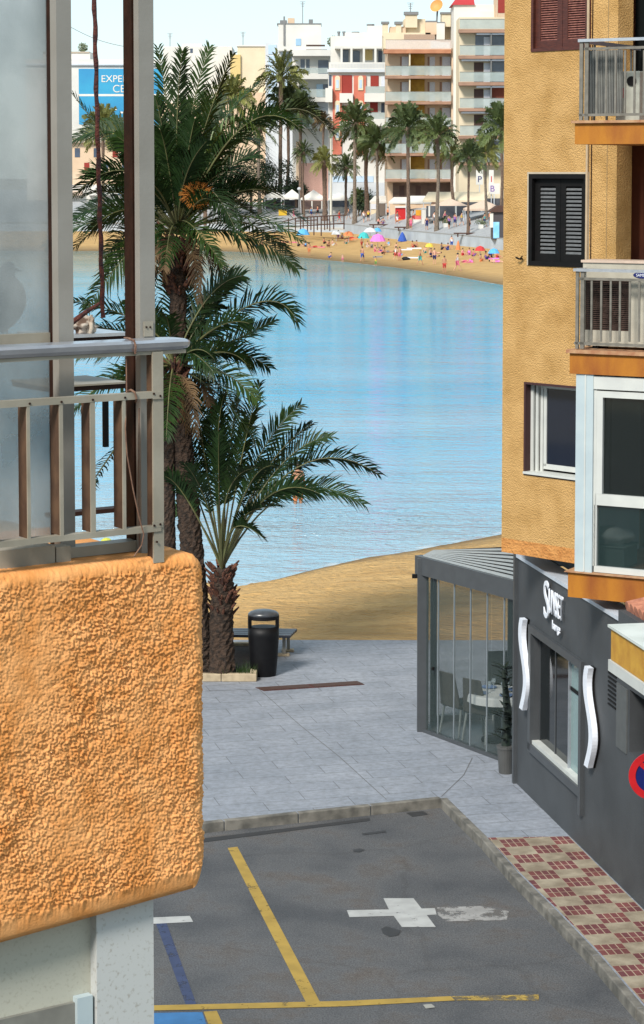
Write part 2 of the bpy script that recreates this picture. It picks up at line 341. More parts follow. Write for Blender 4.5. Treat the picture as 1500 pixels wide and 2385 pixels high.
# kerb stones along the pavement edge
m = MB()
kp = pp[:9]
for k in range(len(kp)-1):
    a, b = kp[k], kp[k+1]; dv = b-a; L = dv.length; nrm = Vector((dv.y,-dv.x,0)).normalized(); c = max(1, int(L/.9))
    for j in range(c):
        p0 = a+dv*(j/c)+dv.normalized()*.006; p1 = a+dv*((j+1)/c)-dv.normalized()*.006
        h = .006
        q = [p0+nrm*.02, p1+nrm*.02, p1-nrm*.08, p0-nrm*.08]
        m.hexa([(v.x,v.y,RZ-.1) for v in q]+[(v.x,v.y,h) for v in q])
m.build('kerb', M_concrete, bev=.012, **ST)
# checker tiles on the right pavement
M_check = mat('checker_tiles', (.35,.30,.22), .8, (.28,.235,.17), 5, .2, 50); n, l, p = nodes(M_check)
tc = n.new('ShaderNodeTexCoord'); mp = n.new('ShaderNodeMapping'); mp.inputs['Rotation'].default_value = (0,0,R_(-10.5)); mp.inputs['Scale'].default_value = (1/.34,)*3; l.new(tc.outputs['Object'], mp.inputs[0])
ck = n.new('ShaderNodeTexChecker'); ck.inputs['Scale'].default_value = 1; l.new(mp.outputs[0], ck.inputs[0])
mp2 = n.new('ShaderNodeMapping'); mp2.inputs['Rotation'].default_value = (0,0,R_(-10.5)); l.new(tc.outputs['Object'], mp2.inputs[0])
b = n.new('ShaderNodeTexBrick'); b.offset = 0; b.inputs['Scale'].default_value = 1; b.inputs['Brick Width'].default_value = .085; b.inputs['Row Height'].default_value = .17; b.inputs['Mortar Size'].default_value = .007; b.inputs['Mortar Smooth'].default_value = .3
b.inputs['Color1'].default_value = (.19,.055,.05,1); b.inputs['Color2'].default_value = (.14,.04,.045,1); b.inputs['Mortar'].default_value = (.42,.33,.24,1); l.new(mp2.outputs[0], b.inputs[0])
mx = n.new('ShaderNodeMixRGB'); l.new(ck.outputs['Fac'], mx.inputs[0]); l.new(p.inputs['Base Color'].links[0].from_socket, mx.inputs[1]); l.new(b.outputs[0], mx.inputs[2])
wn = n.new('ShaderNodeTexNoise'); wn.inputs['Scale'].default_value = 2.5; wn.inputs['Detail'].default_value = 8; l.new(tc.outputs['Object'], wn.inputs[0])
wr = n.new('ShaderNodeValToRGB'); wr.color_ramp.elements[0].position = .35; wr.color_ramp.elements[1].position = .7; wr.color_ramp.elements[0].color = (.62,.58,.55,1); wr.color_ramp.elements[1].color = (1,1,1,1); l.new(wn.outputs[0], wr.inputs[0])
m3 = n.new('ShaderNodeMixRGB'); m3.blend_type = 'MULTIPLY'; m3.inputs[0].default_value = 1; l.new(mx.outputs[0], m3.inputs[1]); l.new(wr.outputs[0], m3.inputs[2]); l.new(m3.outputs[0], p.inputs['Base Color'])
tp = [G(a,b,.004) for a,b in ((1137,1951),(1332,1948))]
k2 = [v + Vector((.1, .02, .004)) for v in (pp[4], pp[5], pp[6], pp[7], pp[8])]
def on_wall(y, off): return Vector((0,0,0))
# the restaurant facade line is needed for the tiles too
g0 = G(1201, 1823, 0)
FR = Frame((g0.x, g0.y), (.183, -.983), (-.983, -.183))
def wall_at(y, off=.02): u = (g0.y-y)/.983; q = FR.pt(u, 0, off); return Vector((q.x, y, .005))
wr_ = wall_at(tp[1].y)
tl = [tp[0], wr_, wall_at(15.3)] + [Vector((v.x, v.y, .005)) for v in reversed(k2)]
tl = [Vector((v.x, v.y, .005)) for v in tl]
MB().poly(tl, .004).build('checker_pavement', M_check, **ST)
# painted markings
def worn(name, c, thr=.40):
    m = mat(name, c, .8, tuple(x*.8 for x in c), 5); n, l, p = nodes(m)
    tc = n.new('ShaderNodeTexCoord'); nz = n.new('ShaderNodeTexNoise'); nz.inputs['Scale'].default_value = 6; nz.inputs['Detail'].default_value = 10; nz.inputs['Roughness'].default_value = .75; l.new(tc.outputs['Object'], nz.inputs[0])
    rp = n.new('ShaderNodeValToRGB'); rp.color_ramp.elements[0].position = thr-.06; rp.color_ramp.elements[1].position = thr+.03
    rp.color_ramp.elements[0].color = (.15,.15,.15,1); rp.color_ramp.elements[1].color = (.97,.97,.97,1)
    l.new(nz.outputs[0], rp.inputs[0]); l.new(rp.outputs[0], p.inputs['Alpha']); return m
MY, MBl, MWh, MWf, MLb = worn('yellow_road_paint', (.36,.235,.045)), worn('dark_blue_road_paint', (.035,.05,.11), .44), worn('white_road_paint', (.40,.40,.39), .38), worn('faded_white_paint', (.3,.29,.28), .5), worn('blue_road_paint', (.04,.16,.36), .36)
MYf = worn('faded_yellow_paint', (.4,.27,.06), .52)
def mark(name, mt, pts, dz=.004):
    m = MB(); m.v = [G(a,b,RZ+dz) for a,b in pts]; m.f = [tuple(reversed(range(len(pts))))]
    m.build(name, mt, **ST)
mark('yellow_parking_line', MY, [(530,1975),(553,1972),(745,2333),(714,2337)])
mark('yellow_edge_line', MY, [(330,2342),(800,2331),(1050,2320),(1060,2330),(800,2344),(330,2354)], .006)
mark('yellow_edge_line', MYf, [(1052,2320),(1255,2316),(1255,2330),(1062,2330)], .006)
mark('yellow_corner_line', MY, [(474,2356),(505,2354),(530,2410),(495,2410)])
mark('blue_parking_line', MBl, [(363,2150),(388,2150),(458,2340),(434,2343)])
mark('blue_parking_bay', MLb, [(320,2360),(471,2357),(489,2410),(300,2410)], .003)
mark('white_bay_bar', MWh, [(330,2138),(442,2133),(450,2147),(330,2153)])
mark('white_cross_marking', MWh, [(893,2092),(963,2092),(982,2116),(1013,2115),(1017,2130),(994,2131),(1015,2159),(936,2159),(917,2133),(814,2136),(808,2120),(906,2118)])
mark('white_paint_smear', MWf, [(1018,2113),(1120,2110),(1185,2122),(1180,2143),(1040,2146),(1020,2131)])
M_patch = mat('tar_patch', (.03,.03,.032), .7)
mark('tar_patch', M_patch, [(888,2163),(900,2157),(912,2161),(934,2167),(928,2178),(908,2182),(892,2174)], .005)
mark('tar_patch', M_patch, [(822,1979),(838,1976),(850,1979),(838,1985),(824,1984)], .005)
mark('gutter_gap', M_patch, [(470,1953),(700,1925),(860,1905),(862,1911),(700,1932),(470,1962)], .005)  # dark strip painted in place of the open gutter drainage gap
mark('drain_slot', M_patch, [(842,1941),(898,1934),(900,1938),(846,1945)], .005)
mark('drain_cover', M_patch, [(946,1893),(986,1889),(998,1897),(960,1902)], .005)
mark('concrete_patch', mat('pale_concrete_patch', (.3,.29,.26), .9), [(985,2340),(1005,2338),(1014,2346),(992,2349)], .008)
M_dirt = mat('road_dirt', (.15,.105,.075), .9, (.10,.075,.055), 3); n, l, p = nodes(M_dirt)
tc = n.new('ShaderNodeTexCoord'); nz = n.new('ShaderNodeTexNoise'); nz.inputs['Scale'].default_value = .9; nz.inputs['Detail'].default_value = 9; nz.inputs['Roughness'].default_value = .7; l.new(tc.outputs['Object'], nz.inputs[0])
rp = n.new('ShaderNodeValToRGB'); rp.color_ramp.elements[0].position = .52; rp.color_ramp.elements[1].position = .8; rp.color_ramp.elements[1].color = (.6,.6,.6,1); l.new(nz.outputs[0], rp.inputs[0]); l.new(rp.outputs[0], p.inputs['Alpha'])
mark('road_dirt', M_dirt, [(380,1960),(1020,1885),(1100,1965),(1180,2050),(1268,2140),(1368,2250),(1450,2345),(1480,2410),(330,2410)], .002)
# seams in the pavement
M_seam = mat('pavement_seam', (.13,.13,.135), .9)
m = MB()
for pth in (((478,1608),(600,1606)),((600,1602),(700,1690),(790,1762),(900,1862)),((1028,1855),(1080,1805),(1100,1765))):
    for (a,b),(c,d) in zip(pth, pth[1:]):
        p0, p1 = G(a,b,.004), G(c,d,.004); s_ = (p1-p0).cross(Vector((0,0,1))).normalized()*.006
        i = len(m.v); m.v += [p0-s_, p1-s_, p1+s_, p0+s_]; m.f.append((i,i+1,i+2,i+3))
m.build('pavement_seam', M_seam, **ST)

# ------------------------------------------------------------------ street objects
# drain grate in the pavement
gt = thing('drain_grate', 'long dark rusty drain grate set flush in the grey pavement in front of the planter', 'grate', G(720,1600))
q = [G(595,1601,.006),G(831,1586,.006),G(849,1594,.006),G(615,1609,.006)]
MB().poly(q, .01).build('frame', M_rust, gt)
a, b, c, d = q
m = MB()
for k in range(60):
    t0, t1 = (k+.15)/60, (k+.75)/60
    if k in (29,30): continue
    f = lambda t, s: (a+(b-a)*t)*(1-s)+(d+(c-d)*t)*s
    m.poly([f(t0,.1)+Vector((0,0,.008)), f(t1,.1)+Vector((0,0,.008)), f(t1,.9)+Vector((0,0,.008)), f(t0,.9)+Vector((0,0,.008))], .006)
m.build('bars', mat('brown_grate_iron', (.07,.035,.025), .7), gt)
# planter
pl0 = G(478,1596); pr0 = G(598,1588)
pl = thing('planter_kerb', 'square tree planter with pale stone border around the young palm', 'planter', pr0)
x1, y0 = pr0.x, pr0.y; x0_, y1 = x1-4.2, y0+2.6
m = MB()
for k in range(7):
    m.box(x0_+k*.6+.004, x0_+k*.6+.596, y0, y0+.12, 0, .13)
for k in range(4): m.box(x1-.12, x1, y0+.125+k*.6, y0+.72+k*.6, 0, .13)
m.box(x0_, x1, y1-.0, y1+.12, 0, .12)
m.build('stone_border', M_stone, pl, bev=.012)
MB().box(x0_, x1-.121, y0+.121, y1-.001, 0, .07).build('soil', M_soil, pl)

# litter bin
bp = G(614,1573)
bn = thing('litter_bin', 'black oval litter bin with a hooded slotted top, beside the short palm', 'litter bin', bp)
prof = [(.205,0),(.215,.02),(.245,.35),(.265,.70),(.268,.84)]
MB().lathe(bp, prof, 32, 1, .8).build('body', M_bin, bn, smooth=True)
m = MB()
for sx_ in (-1,1):                           # side cheeks of the hood
    m.lathe(bp+Vector((sx_*.235,0,0)), [(.034,.84),(.034,1.0)], 12, 1, 3.4)
m.lathe(bp, [(.268,.98),(.27,1.0),(.268,1.04)], 32, 1, .8)
m.build('hood', M_bin, bn, smooth=False)
MB().lathe(bp, [(.27,1.041),(.262,1.075),(.22,1.11),(.14,1.135),(.03,1.14)], 32, 1, .8).build('lid', M_binlid, bn, smooth=True)
MB().lathe(bp, [(.215,.841),(.215,.85)], 32, 1, .8).build('liner', M_bin, bn)
# bench
bb = G(668,1528); bz = .42
be = thing('bench', 'dark flat bench without a back, behind the litter bin at the edge of the sand', 'bench', bb)
tl_, tr_ = G(530,1478,bz), G(676,1480,bz); tr2 = G(692,1458,bz); tl2 = G(530,1462,bz)
w_ = (tr2-tr_); w_ = Vector((.12,.62,0))
m = MB()
for k in range(4):
    s0, s1 = w_*(k/4+.02), w_*((k+1)/4-.02)
    m.poly([tl_+s0+Vector((-.5,0,0)), tr_+s0, tr_+s1, tl_+s1+Vector((-.5,0,0))], .05)
m.build('seat', M_bench, be, bev=.008)
for q in (bb+Vector((-.05,.05,0)), bb+Vector((.02,.42,0)), bb+Vector((-1.6,.05,0)), bb+Vector((-1.55,.42,0))):
    MB().box(q.x-.03, q.x+.03, q.y-.03, q.y+.03, .03, bz-.05).build('leg', M_post, be)
    MB().box(q.x-.12, q.x+.1, q.y-.08, q.y+.08, -.005, .035).build('foot', M_stone, be, bev=.01)

# ------------------------------------------------------------------ restaurant
rs_ = thing('restaurant_building', 'anthracite grey single-storey restaurant front with a sliding window and wave-shaped wall lights', 'restaurant', (g0.x, g0.y, 0))
def fb(F, px0, px1, py0, py1, n0, n1, at=None): return MB().px(F, px0, px1, py0, py1, n0, n1, at)
WU = 12.0; WH = FR.hit(1209,1299)[1]
uw0, uw1 = FR.hit(1243,1600)[0], FR.hit(1356,1600)[0]
zt = FR.hit(1243,1474)[1]; zb = FR.hit(1243,1733)[1]
print('wall height', WH, 'window', uw0, uw1, zb, zt)
m = MB()
ud0, ud1 = FR.hit(1466,1700)[0], FR.hit(1466,1700)[0]+1.1; zd1 = FR.hit(1466,1605)[1]; zd0 = FR.hit(1466,1752)[1]
m.fbox(FR, 0, uw0, -.3, WH, 0, -.3); m.fbox(FR, uw0, uw1, -.3, zb, 0, -.3); m.fbox(FR, uw0, uw1, zt, WH, 0, -.3)
m.fbox(FR, uw1, ud0, -.3, WH, 0, -.3); m.fbox(FR, ud0, ud1, -.3, zd0, 0, -.3); m.fbox(FR, ud0, ud1, zd1, WH, 0, -.3); m.fbox(FR, ud1, WU, -.3, WH, 0, -.3)
m.build('wall', M_grey, rs_)
MB().fbox(FR, ud0, ud1, zd0, zd1, -.2, -.6).build('dark_opening', M_dark, rs_)
MB().fbox(FR, -.02, .05, -.05, WH+.05, .05, 0).build('corner_post', M_greym, rs_)
MB().fbox(FR, 0.05, WU, WH, WH+.05, .03, -.28).build('coping', M_band, rs_)
MB().fbox(FR, .35, WU, WH+.05, WH+.2, -.32, -3.5).build('upper_wall', M_grey, rs_)
MB().fbox(FR, .0, .34, WH-.1, WH, -.32, -3.5).build('roof', M_greym, rs_)
MB().fbox(FR, 4.1, 4.55, WH+.07, WH+.18, -.30, -.322).build('vent', M_dark, rs_)
# window
wn_ = MB(); 
for (a_, b_, c_, d_) in ((uw0-.12,uw0,zb-.1,zt+.1),(uw1,uw1+.1,zb-.35,zt+.1),(uw0,uw1,zt,zt+.1),(uw0-.12,uw1,zb-.12,zb)): wn_.fbox(FR, a_, b_, c_, d_, .05, 0)
win = wn_.build('window', M_greym, rs_)
MB().fbox(FR, uw0, uw1, zb, zb+.05, .02, -.2).build('sill', M_white, win)
nn = 3; wd = (uw1-uw0)/nn
for k in range(nn):
    n_ = -.10 if k < 2 else -.06
    MB().fbox(FR, uw0+k*wd, uw0+k*wd+.03, zb+.05, zt, n_+.02, n_-.02).build('frame', M_alu if k == 2 else M_greym, win)
MB().fbox(FR, uw0, uw0+1.9*wd, zb+.05, zt, -.09, -.1).build('pane', M_darkglass, win)
MB().fbox(FR, uw0+1.9*wd, uw1, zb+.05, zt, -.075, -.085).build('pane', glass('pale_reflection_glass', (.25,.36,.36), .8, .05), win)  # this pane's bright reflection is put into its pale base colour
MB().fbox(FR, uw0+2*wd, uw1, zb+.05+(zt-zb)*.68, zb+.05+(zt-zb)*.71, -.06, -.07).build('crossbar', M_black, win)
MB().fbox(FR, uw0, uw1, zb, zt, -.28, -.3).build('blind', mat('grey_blind', (.06,.07,.07), .8), win)
# wave lights
def wave(cx, y0_, y1_):
    F0 = FR; u_, zt_ = F0.hit(cx, y0_, .08); zb_ = F0.hit(cx, y1_, .08)[1]
    m = MB(); N = 26; pr = []
    for k in range(N+1):
        t = k/N; z = zt_+(zb_-zt_)*t; off = .13*math.sin(2*math.pi*t+.5)*-1
        pr.append((u_+off, z))
    for (ua,za),(ub,zb2) in zip(pr, pr[1:]):
        m.hexa([FR.pt(ub-.08,zb2,.1),FR.pt(ub+.08,zb2,.1),FR.pt(ub+.08,zb2,.03),FR.pt(ub-.08,zb2,.03),FR.pt(ua-.08,za,.1),FR.pt(ua+.08,za,.1),FR.pt(ua+.08,za,.03),FR.pt(ua-.08,za,.03)])
    o = m.build('wave_light', M_signw, rs_)
    m2 = MB()
    for (ua,za),(ub,zb2) in zip(pr, pr[1:]):
        m2.hexa([FR.pt(ub-.07,zb2,.029),FR.pt(ub+.09,zb2,.029),FR.pt(ub+.09,zb2,.0),FR.pt(ub-.07,zb2,.0),FR.pt(ua-.07,za,.029),FR.pt(ua+.09,za,.029),FR.pt(ua+.09,za,.0),FR.pt(ua-.07,za,.0)])
    m2.build('back_plate', M_black, o)
wave(1220,1443,1655); wave(1373,1556,1790)
def text(name, s, F, px, py, size, n, mt, parent, ext=.02, sxx=1.0, align='LEFT', uz=None):
    cu = bpy.data.curves.new(name, 'FONT'); cu.body = s; cu.size = size; cu.extrude = ext; cu.align_x = align
    o = bpy.data.objects.new(name, cu); C.objects.link(o)
    dg = bpy.context.evaluated_depsgraph_get(); me = bpy.data.meshes.new_from_object(o.evaluated_get(dg)); bpy.data.objects.remove(o)
    u_, z_ = uz or F.hit(px, py, n); vs = []
    off = parent.matrix_world.translation if False else Vector((0,0,0)); q = parent
    while q is not None: off += q.location; q = q.parent
    for v in me.vertices: v.co = F.pt(u_+v.co.x*sxx, z_+v.co.y, n+v.co.z)-off
    me.materials.clear(); me.materials.append(mt); o = bpy.data.objects.new(name, me); C.objects.link(o); o.parent = parent; return o
us = FR.hit(1276,1400)[0]; ue = FR.hit(1322,1440)[0]; zS = FR.hit(1280,1440)[1]; 
print('sign', us, ue, zS, ue-us)
sgn = text('sign_lettering', 'S', FR, 0, 0, .72, .06, M_signw, rs_, .008, .8, uz=(us, zS+.02))
text('letters', 'UNSET', FR, 0, 0, .46, .06, M_signw, sgn, .008, (ue-us-.3)/1.3, uz=(us+.24, zS+.12))
text('small_letters', 'lounge', FR, 0, 0, .17, .06, M_signw, sgn, .006, .8, uz=(ue-.5, zS-.07))
# louvre vent and service door
u0_, z0_ = FR.hit(1418,1560); u1_ = FR.hit(1437,1560)[0]
for k in range(9): MB().fbox(FR, u0_, u1_, FR.hit(1418,1640)[1]+k*.055, FR.hit(1418,1640)[1]+k*.055+.02, .012, -.0).build('louvre', M_black, rs_)
MB().fbox(FR, FR.hit(1438,1650)[0], FR.hit(1462,1650)[0], FR.hit(1440,1740)[1], FR.hit(1440,1590)[1], .015, 0).build('service_door', mat('grey_door', (.085,.09,.09), .6), rs_)
# mustard canopy box over the doorway
uc, zc1 = FR.hit(1423,1461,.6); zc0 = FR.hit(1423,1537,.6)[1]; zc2 = FR.hit(1423,1563,.6)[1]
cn = MB().fbox(FR, uc, uc+6, zc0, zc1, .6, .0).build('canopy', M_ochre2, rs_, bev=.01)
MB().fbox(FR, uc-.03, uc+6, zc1, zc1+.03, .63, -.31).build('canopy_top', mat('canopy_roof', (.55,.58,.55), .7, (.45,.48,.45), 2), cn)
MB().fbox(FR, uc-.03, uc+6, zc2, zc0, .62, .0).build('canopy_edge', M_white, cn)

# terracotta roof behind
tq_ = G(1462,1412,WH+.32); td = FR.u
tr = thing('tiled_roof', 'small terracotta tiled lean-to roof behind the grey restaurant parapet', 'roof', tq_)
m = MB(); sd_ = Vector((.983,.183,0))
for k in range(14):
    a = tq_+td*(k*.16); m.tube([a+Vector((0,0,-.02)), a+sd_*1.6+Vector((0,0,.3))], .08, 8)
m.build('tiles', mat('terracotta', (.42,.17,.1), .85, (.25,.09,.055), 9, .5, 40), tr)
MB().hexa([tq_+td*-.1+sd_*-.08+Vector((0,0,-.3)), tq_+td*2.3+sd_*-.08+Vector((0,0,-.3)), tq_+td*2.3+sd_*.05+Vector((0,0,-.3)), tq_+td*-.1+sd_*.05+Vector((0,0,-.3)),
 tq_+td*-.1+sd_*-.08+Vector((0,0,-.06)), tq_+td*2.3+sd_*-.08+Vector((0,0,-.06)), tq_+td*2.3+sd_*.05+Vector((0,0,-.06)), tq_+td*-.1+sd_*.05+Vector((0,0,-.06))]).build('eave_board', M_grey, tr)

# no-parking sign
sY = 25.0; sc = AT(1521,1807,sY)
sg = thing('no_parking_sign', 'round red and blue no-parking sign on a post by the grey wall', 'sign', (sc.x, sc.y, 0))
def disc(r0, r1, y, mt, nm, par):
    m = MB(); N = 48
    for k in range(N):
        g = 2*math.pi*k/N; 
        for r in (r0, r1): m.v.append(Vector((sc.x+r*math.cos(g), y, sc.z+r*math.sin(g))))
        for r in (r0, r1): m.v.append(Vector((sc.x+r*math.cos(g), y+.012, sc.z+r*math.sin(g))))
    for k in range(N):
        a = 4*k; b = 4*((k+1)%N)
        m.f += [(a,a+1,b+1,b),(a+2,b+2,b+3,a+3),(a+1,a+3,b+3,b+1)]
    return m.build(nm, mt, par)
M_sr, M_sb = mat('sign_red', (.5,.01,.015), .35), mat('sign_blue', (.005,.012,.12), .35)
RR = 58*sY/FOC
pr_ = disc(.001, RR*.99, sc.y+.004, M_sb, 'plate', sg); disc(RR*.72, RR, sc.y-.01, M_sr, 'ring', pr_)
m = MB(); c_ = math.cos(R_(-45)); s_ = math.sin(R_(-45)); L_ = RR*.72
m.prism([(sc.x+L_*c_-.03*s_*-1, sc.y-.006, sc.z+L_*s_+.03*c_),(sc.x+L_*c_+.03*s_*-1*-1*-1, sc.y-.006, sc.z+L_*s_-.03*c_),(sc.x-L_*c_-.02, sc.y-.006, sc.z-L_*s_-.02),(sc.x-L_*c_+.02, sc.y-.006, sc.z-L_*s_+.02)], (0,.006,0))
m.build('slash', M_sr, pr_)
MB().tube([(sc.x, sc.y+.05, 0),(sc.x, sc.y+.05, sc.z+.3)], .03, 12).build('post', M_alu, sg)

# ------------------------------------------------------------------ glass pavilion
P0, P1, P2, P3 = G(984,1702), G(1009,1684), G(1104,1678), G(1165,1770)
P2 = P1 + (P2-P1)*1.9; P3 = Vector((g0.x-.02, g0.y+.75, 0)) if False else P0+(P3-P0)*1.25
PH = 2.72
pvl = thing('glass_pavilion', 'dark grey metal terrace pavilion with frameless glass panels and slatted roof', 'pavilion', P0)
for q, wpx in ((P0,.085),(P1,.05),(P2,.05)):
    MB().box(q.x-wpx, q.x+wpx, q.y-wpx, q.y+wpx, 0, PH-.02).build('post', M_greym, pvl, bev=.006)
def beam(a, b, z0, z1, t, nm='beam', mt=M_greym, par=None):
    dv = (b-a); dv.z = 0; dv.normalize(); nn = Vector((-dv.y, dv.x, 0))*t/2
    q = [a-nn, b-nn, b+nn, a+nn]
    return MB().hexa([(v.x,v.y,z0) for v in q]+[(v.x,v.y,z1) for v in q]).build(nm, mt, par or pvl)
A0 = P0-(P3-P0).normalized()*.12
beam(A0, P3, PH-.28, PH, .14); beam(P0, P1, PH-.26, PH-.01, .1); beam(P1, P2, PH-.24, PH-.005, .1)
beam(P0, P3, 0, .05, .1, 'floor_track'); beam(P1, P2, 0, .12, .1, 'floor_track')
MB().poly([v+Vector((0,0,PH-.1)) for v in (P0,P3,P2,P1)], .01).build('gap_shade_sheet', glass('gap_shade_dark', (.02,.02,.02), .8), pvl)  # dark sheet added under the slats so their gaps look shaded
MB().poly([P0+Vector((0,0,.02)),P3+Vector((0,0,.02)),P2+Vector((0,0,.02)),P1+Vector((0,0,.02))], .018).build('floor', mat('dark_floor_tiles', (.10,.11,.115), .35), pvl)
# roof slats between front and rear beams
m = MB(); N = 8
for k in range(N):
    t0, t1 = k/N+.005, (k+1)/N-.06
    a = P0.lerp(P1, t0); b = P0.lerp(P1, t1); c = P3.lerp(P2, t1); d = P3.lerp(P2, t0)
    m.poly([Vector((v.x,v.y,PH+.02)) for v in (a,d,c,b)], .03)
m2 = MB()
for k in range(N):
    t0, t1 = (k+1)/N-.06, (k+1)/N+.005
    a, b, c, d = P0.lerp(P1, t0), P0.lerp(P1, t1), P3.lerp(P2, t1), P3.lerp(P2, t0)
    m2.poly([Vector((v.x,v.y,PH+.012)) for v in (a,d,c,b)], .02)
m2.build('gap_shade_strips', M_black, pvl)  # black strips painting the shaded gaps between the roof slats
m.build('roof_slats', mat('light_grey_louvres', (.34,.37,.38), .5), pvl)
def panel(a, b, z0, z1):
    beam(a, b, z0, z1, .012, 'glass_panel', M_glasspane)
N = 6
for k in range(N):
    a = P0.lerp(P3, k/N+.003); b = P0.lerp(P3, (k+1)/N-.003); panel(a, b, .05, PH-.28)
    if k: beam(P0.lerp(P3, k/N-.0035), P0.lerp(P3, k/N+.0035), .05, PH-.28, .02, 'glass_edge', mat('glass_edge', (.3,.33,.35), .2, metal=.5))
for k in range(4):
    a = P1.lerp(P2, k/4+.003); b = P1.lerp(P2, (k+1)/4-.003); panel(a, b, .12, PH-.24)
beam(P0.lerp(P1,.05), P0.lerp(P1,.95), .03, PH-.28, .012, 'glass_panel', M_glasspane)
h_ = P0.lerp(P3,.13)
MB().lathe(h_+Vector((-.03,-.05,0)), [(.025,1.02),(.025,1.07)], 12).build('door_knob', M_black, pvl)
# a little spotlight on the left of the beam
MB().box(A0.x-.1, A0.x-.0, A0.y-.02, A0.y+.05, PH-.36, PH-.3).build('lamp', M_black, pvl)

# dining set
ch = thing('dining_chair', 'beige high-backed chair nearest the glass corner in the pavilion', 'chair', (0,0,0), 'beige chairs in the glass pavilion')
M_chair = mat('beige_chair_fabric', (.07,.065,.055), .8, (.05,.045,.04), 20)
M_chl = mat('grey_chair_leg', (.25,.27,.26), .5)
MB().box(-.22,.22,-.22,.22,.42,.48).build('seat', M_chair, ch, bev=.015)
m = MB(); m.hexa([(-.22,.2,.44),(.22,.2,.44),(.22,.25,.44),(-.22,.25,.44),(-.17,.3,.98),(.17,.3,.98),(.17,.33,.98),(-.17,.33,.98)]); m.build('backrest', M_chair, ch, bev=.015)
for a_ in (-1,1):
    for b_ in (-1,1): MB().tube([(a_*.19,b_*.19,.43),(a_*.22,b_*.26,0)], [.02,.014], 8).build('leg', M_chl, ch)
tb = thing('dining_table', 'round table with a pale cloth and blue plates inside the pavilion', 'table', (2.55,34.2,.02))
tb.location = G(1160,1612,.76)-Vector((0,0,.74)); tq = tb.location
MB().lathe(tq, [(.05,.03),(.05,.70)], 12).build('column', M_black, tb); MB().lathe(tq, [(.25,0),(.25,.03),(.05,.05)], 20).build('base', M_black, tb)
MB().lathe(tq, [(.48,.62),(.47,.72),(.46,.745)], 28).build('tabletop', mat('pale_tablecloth', (.6,.62,.6), .8), tb)
for k in range(4):
    g = k*math.pi/2+.4; c_ = tq+Vector((.3*math.cos(g), .3*math.sin(g), .746))
    pt_ = thing('plate', ['blue plate at the left side of the round table', 'blue plate at the back of the round table', 'blue plate on the right of the round table', 'blue plate at the front of the round table'][k], 'plate', c_, 'blue plates on the pavilion table')
    MB().lathe(c_, [(.06,0),(.12,.015),(.115,.018)], 20).build('dish', mat('blue_plate', (.08,.16,.4), .3), pt_)
    gl_ = c_*.5+(tq+Vector((0,0,.746)))*.5
    MB().lathe(gl_, [(.03,0),(.006,.01),(.006,.08),(.035,.12),(.03,.17)], 10).build('glass', glass('wine_glass', (.6,.7,.75), .35), pt_)
spots = [(G(1076,1706,.02), R_(128), 'beige high-backed chair nearest the glass corner in the pavilion'),
         (G(1128,1722,.02), R_(138), 'beige high-backed chair between the first chair and the table'),
         (G(1170,1668,.02), R_(10), 'beige high-backed chair on the far side of the round table')]
for k, (q, rz, lb) in enumerate(spots):
    o = ch if k == 0 else copy_tree(ch); o.location = q; o.rotation_euler.z = rz; o['label'] = lb
# potted plant
q = G(1178,1800)
ppot = thing('potted_plant', 'tall black potted plant in a grey pot at the corner of the grey wall', 'plant', q)
MB().lathe(q, [(.10,0),(.125,.36),(.135,.36),(.135,.40),(.12,.40)], 20).build('pot', M_pot, ppot, smooth=False)
m = MB(); r2 = random.Random(5)
M_pl = mat('dark_plant_leaf', (.012,.02,.014), .45)
for k in range(90):
    z = .45+r2.random()*1.1; g = r2.random()*6.28; Ln = .14+.16*r2.random(); a = q+Vector((.03*math.cos(g*3), .03*math.sin(g*3), z))
    d_ = Vector((math.cos(g), math.sin(g), .5)).normalized(); s2 = d_.cross(Vector((0,0,1)))*.035
    i = len(m.v); m.v += [a, a+d_*Ln*.5+s2, a+d_*Ln-Vector((0,0,.03)), a+d_*Ln*.5-s2]; m.f.append((i,i+1,i+2,i+3))
m.build('leaves', M_pl, ppot)
MB().tube([q+Vector((0,0,.38)), q+Vector((.02,0,.9)), q+Vector((-.04,0,1.5))], [.07,.06,.03], 8).build('stem', M_pl, ppot)
#@@PART2@@
# ------------------------------------------------------------------ right apartment building
def holes(F, u0, u1, z0, z1, hs, n0, n1):
    m = MB(); us = sorted({u0,u1,*[h[0] for h in hs],*[h[1] for h in hs]}); zs = sorted({z0,z1,*[h[2] for h in hs],*[h[3] for h in hs]})
    us = [u for u in us if u0 <= u <= u1]; zs = [z for z in zs if z0 <= z <= z1]
    for a, b in zip(us, us[1:]):
        for c, d in zip(zs, zs[1:]):
            if not any(h[0] < (a+b)/2 < h[1] and h[2] < (c+d)/2 < h[3] for h in hs): m.fbox(F, a, b, c, d, n0, n1)
    return m
ZB = 3.5
c0 = G(1168,1285,ZB)
R1 = Frame((c0.x,c0.y), (.688,-.726))
s0 = G(1323,1388,3.42)
R2 = Frame((s0.x,s0.y), (.872,-.489))
ab = thing('apartment_building', 'mustard stucco apartment building on the right with shuttered windows and railed balconies', 'apartment building', (c0.x,c0.y,ZB))
def rect(F, x0, x1, y0, y1, n=0, at=None):
    at = x0 if at is None else at
    return (F.hit(x0,y0,n)[0], F.hit(x1,y0,n)[0], F.hit(at,y1,n)[1], F.hit(at,y0,n)[1])
W1, W2, W3 = rect(R1,1239,1378,-60,121), rect(R1,1233,1370,405,618), rect(R1,1221,1420,889,1106)
uE = R1.hit(1436,450)[0]; ZT = 15.5
zO = R1.hit(1168,1252)[1]
holes(R1, 0, uE, zO, ZT, [W1,W2,W3], 0, -.3).build('wall', M_tan, ab)
MB().fbox(R1, 0, uE+1.2, ZB, zO, 0, -.3).build('lower_band', M_tanor, ab)
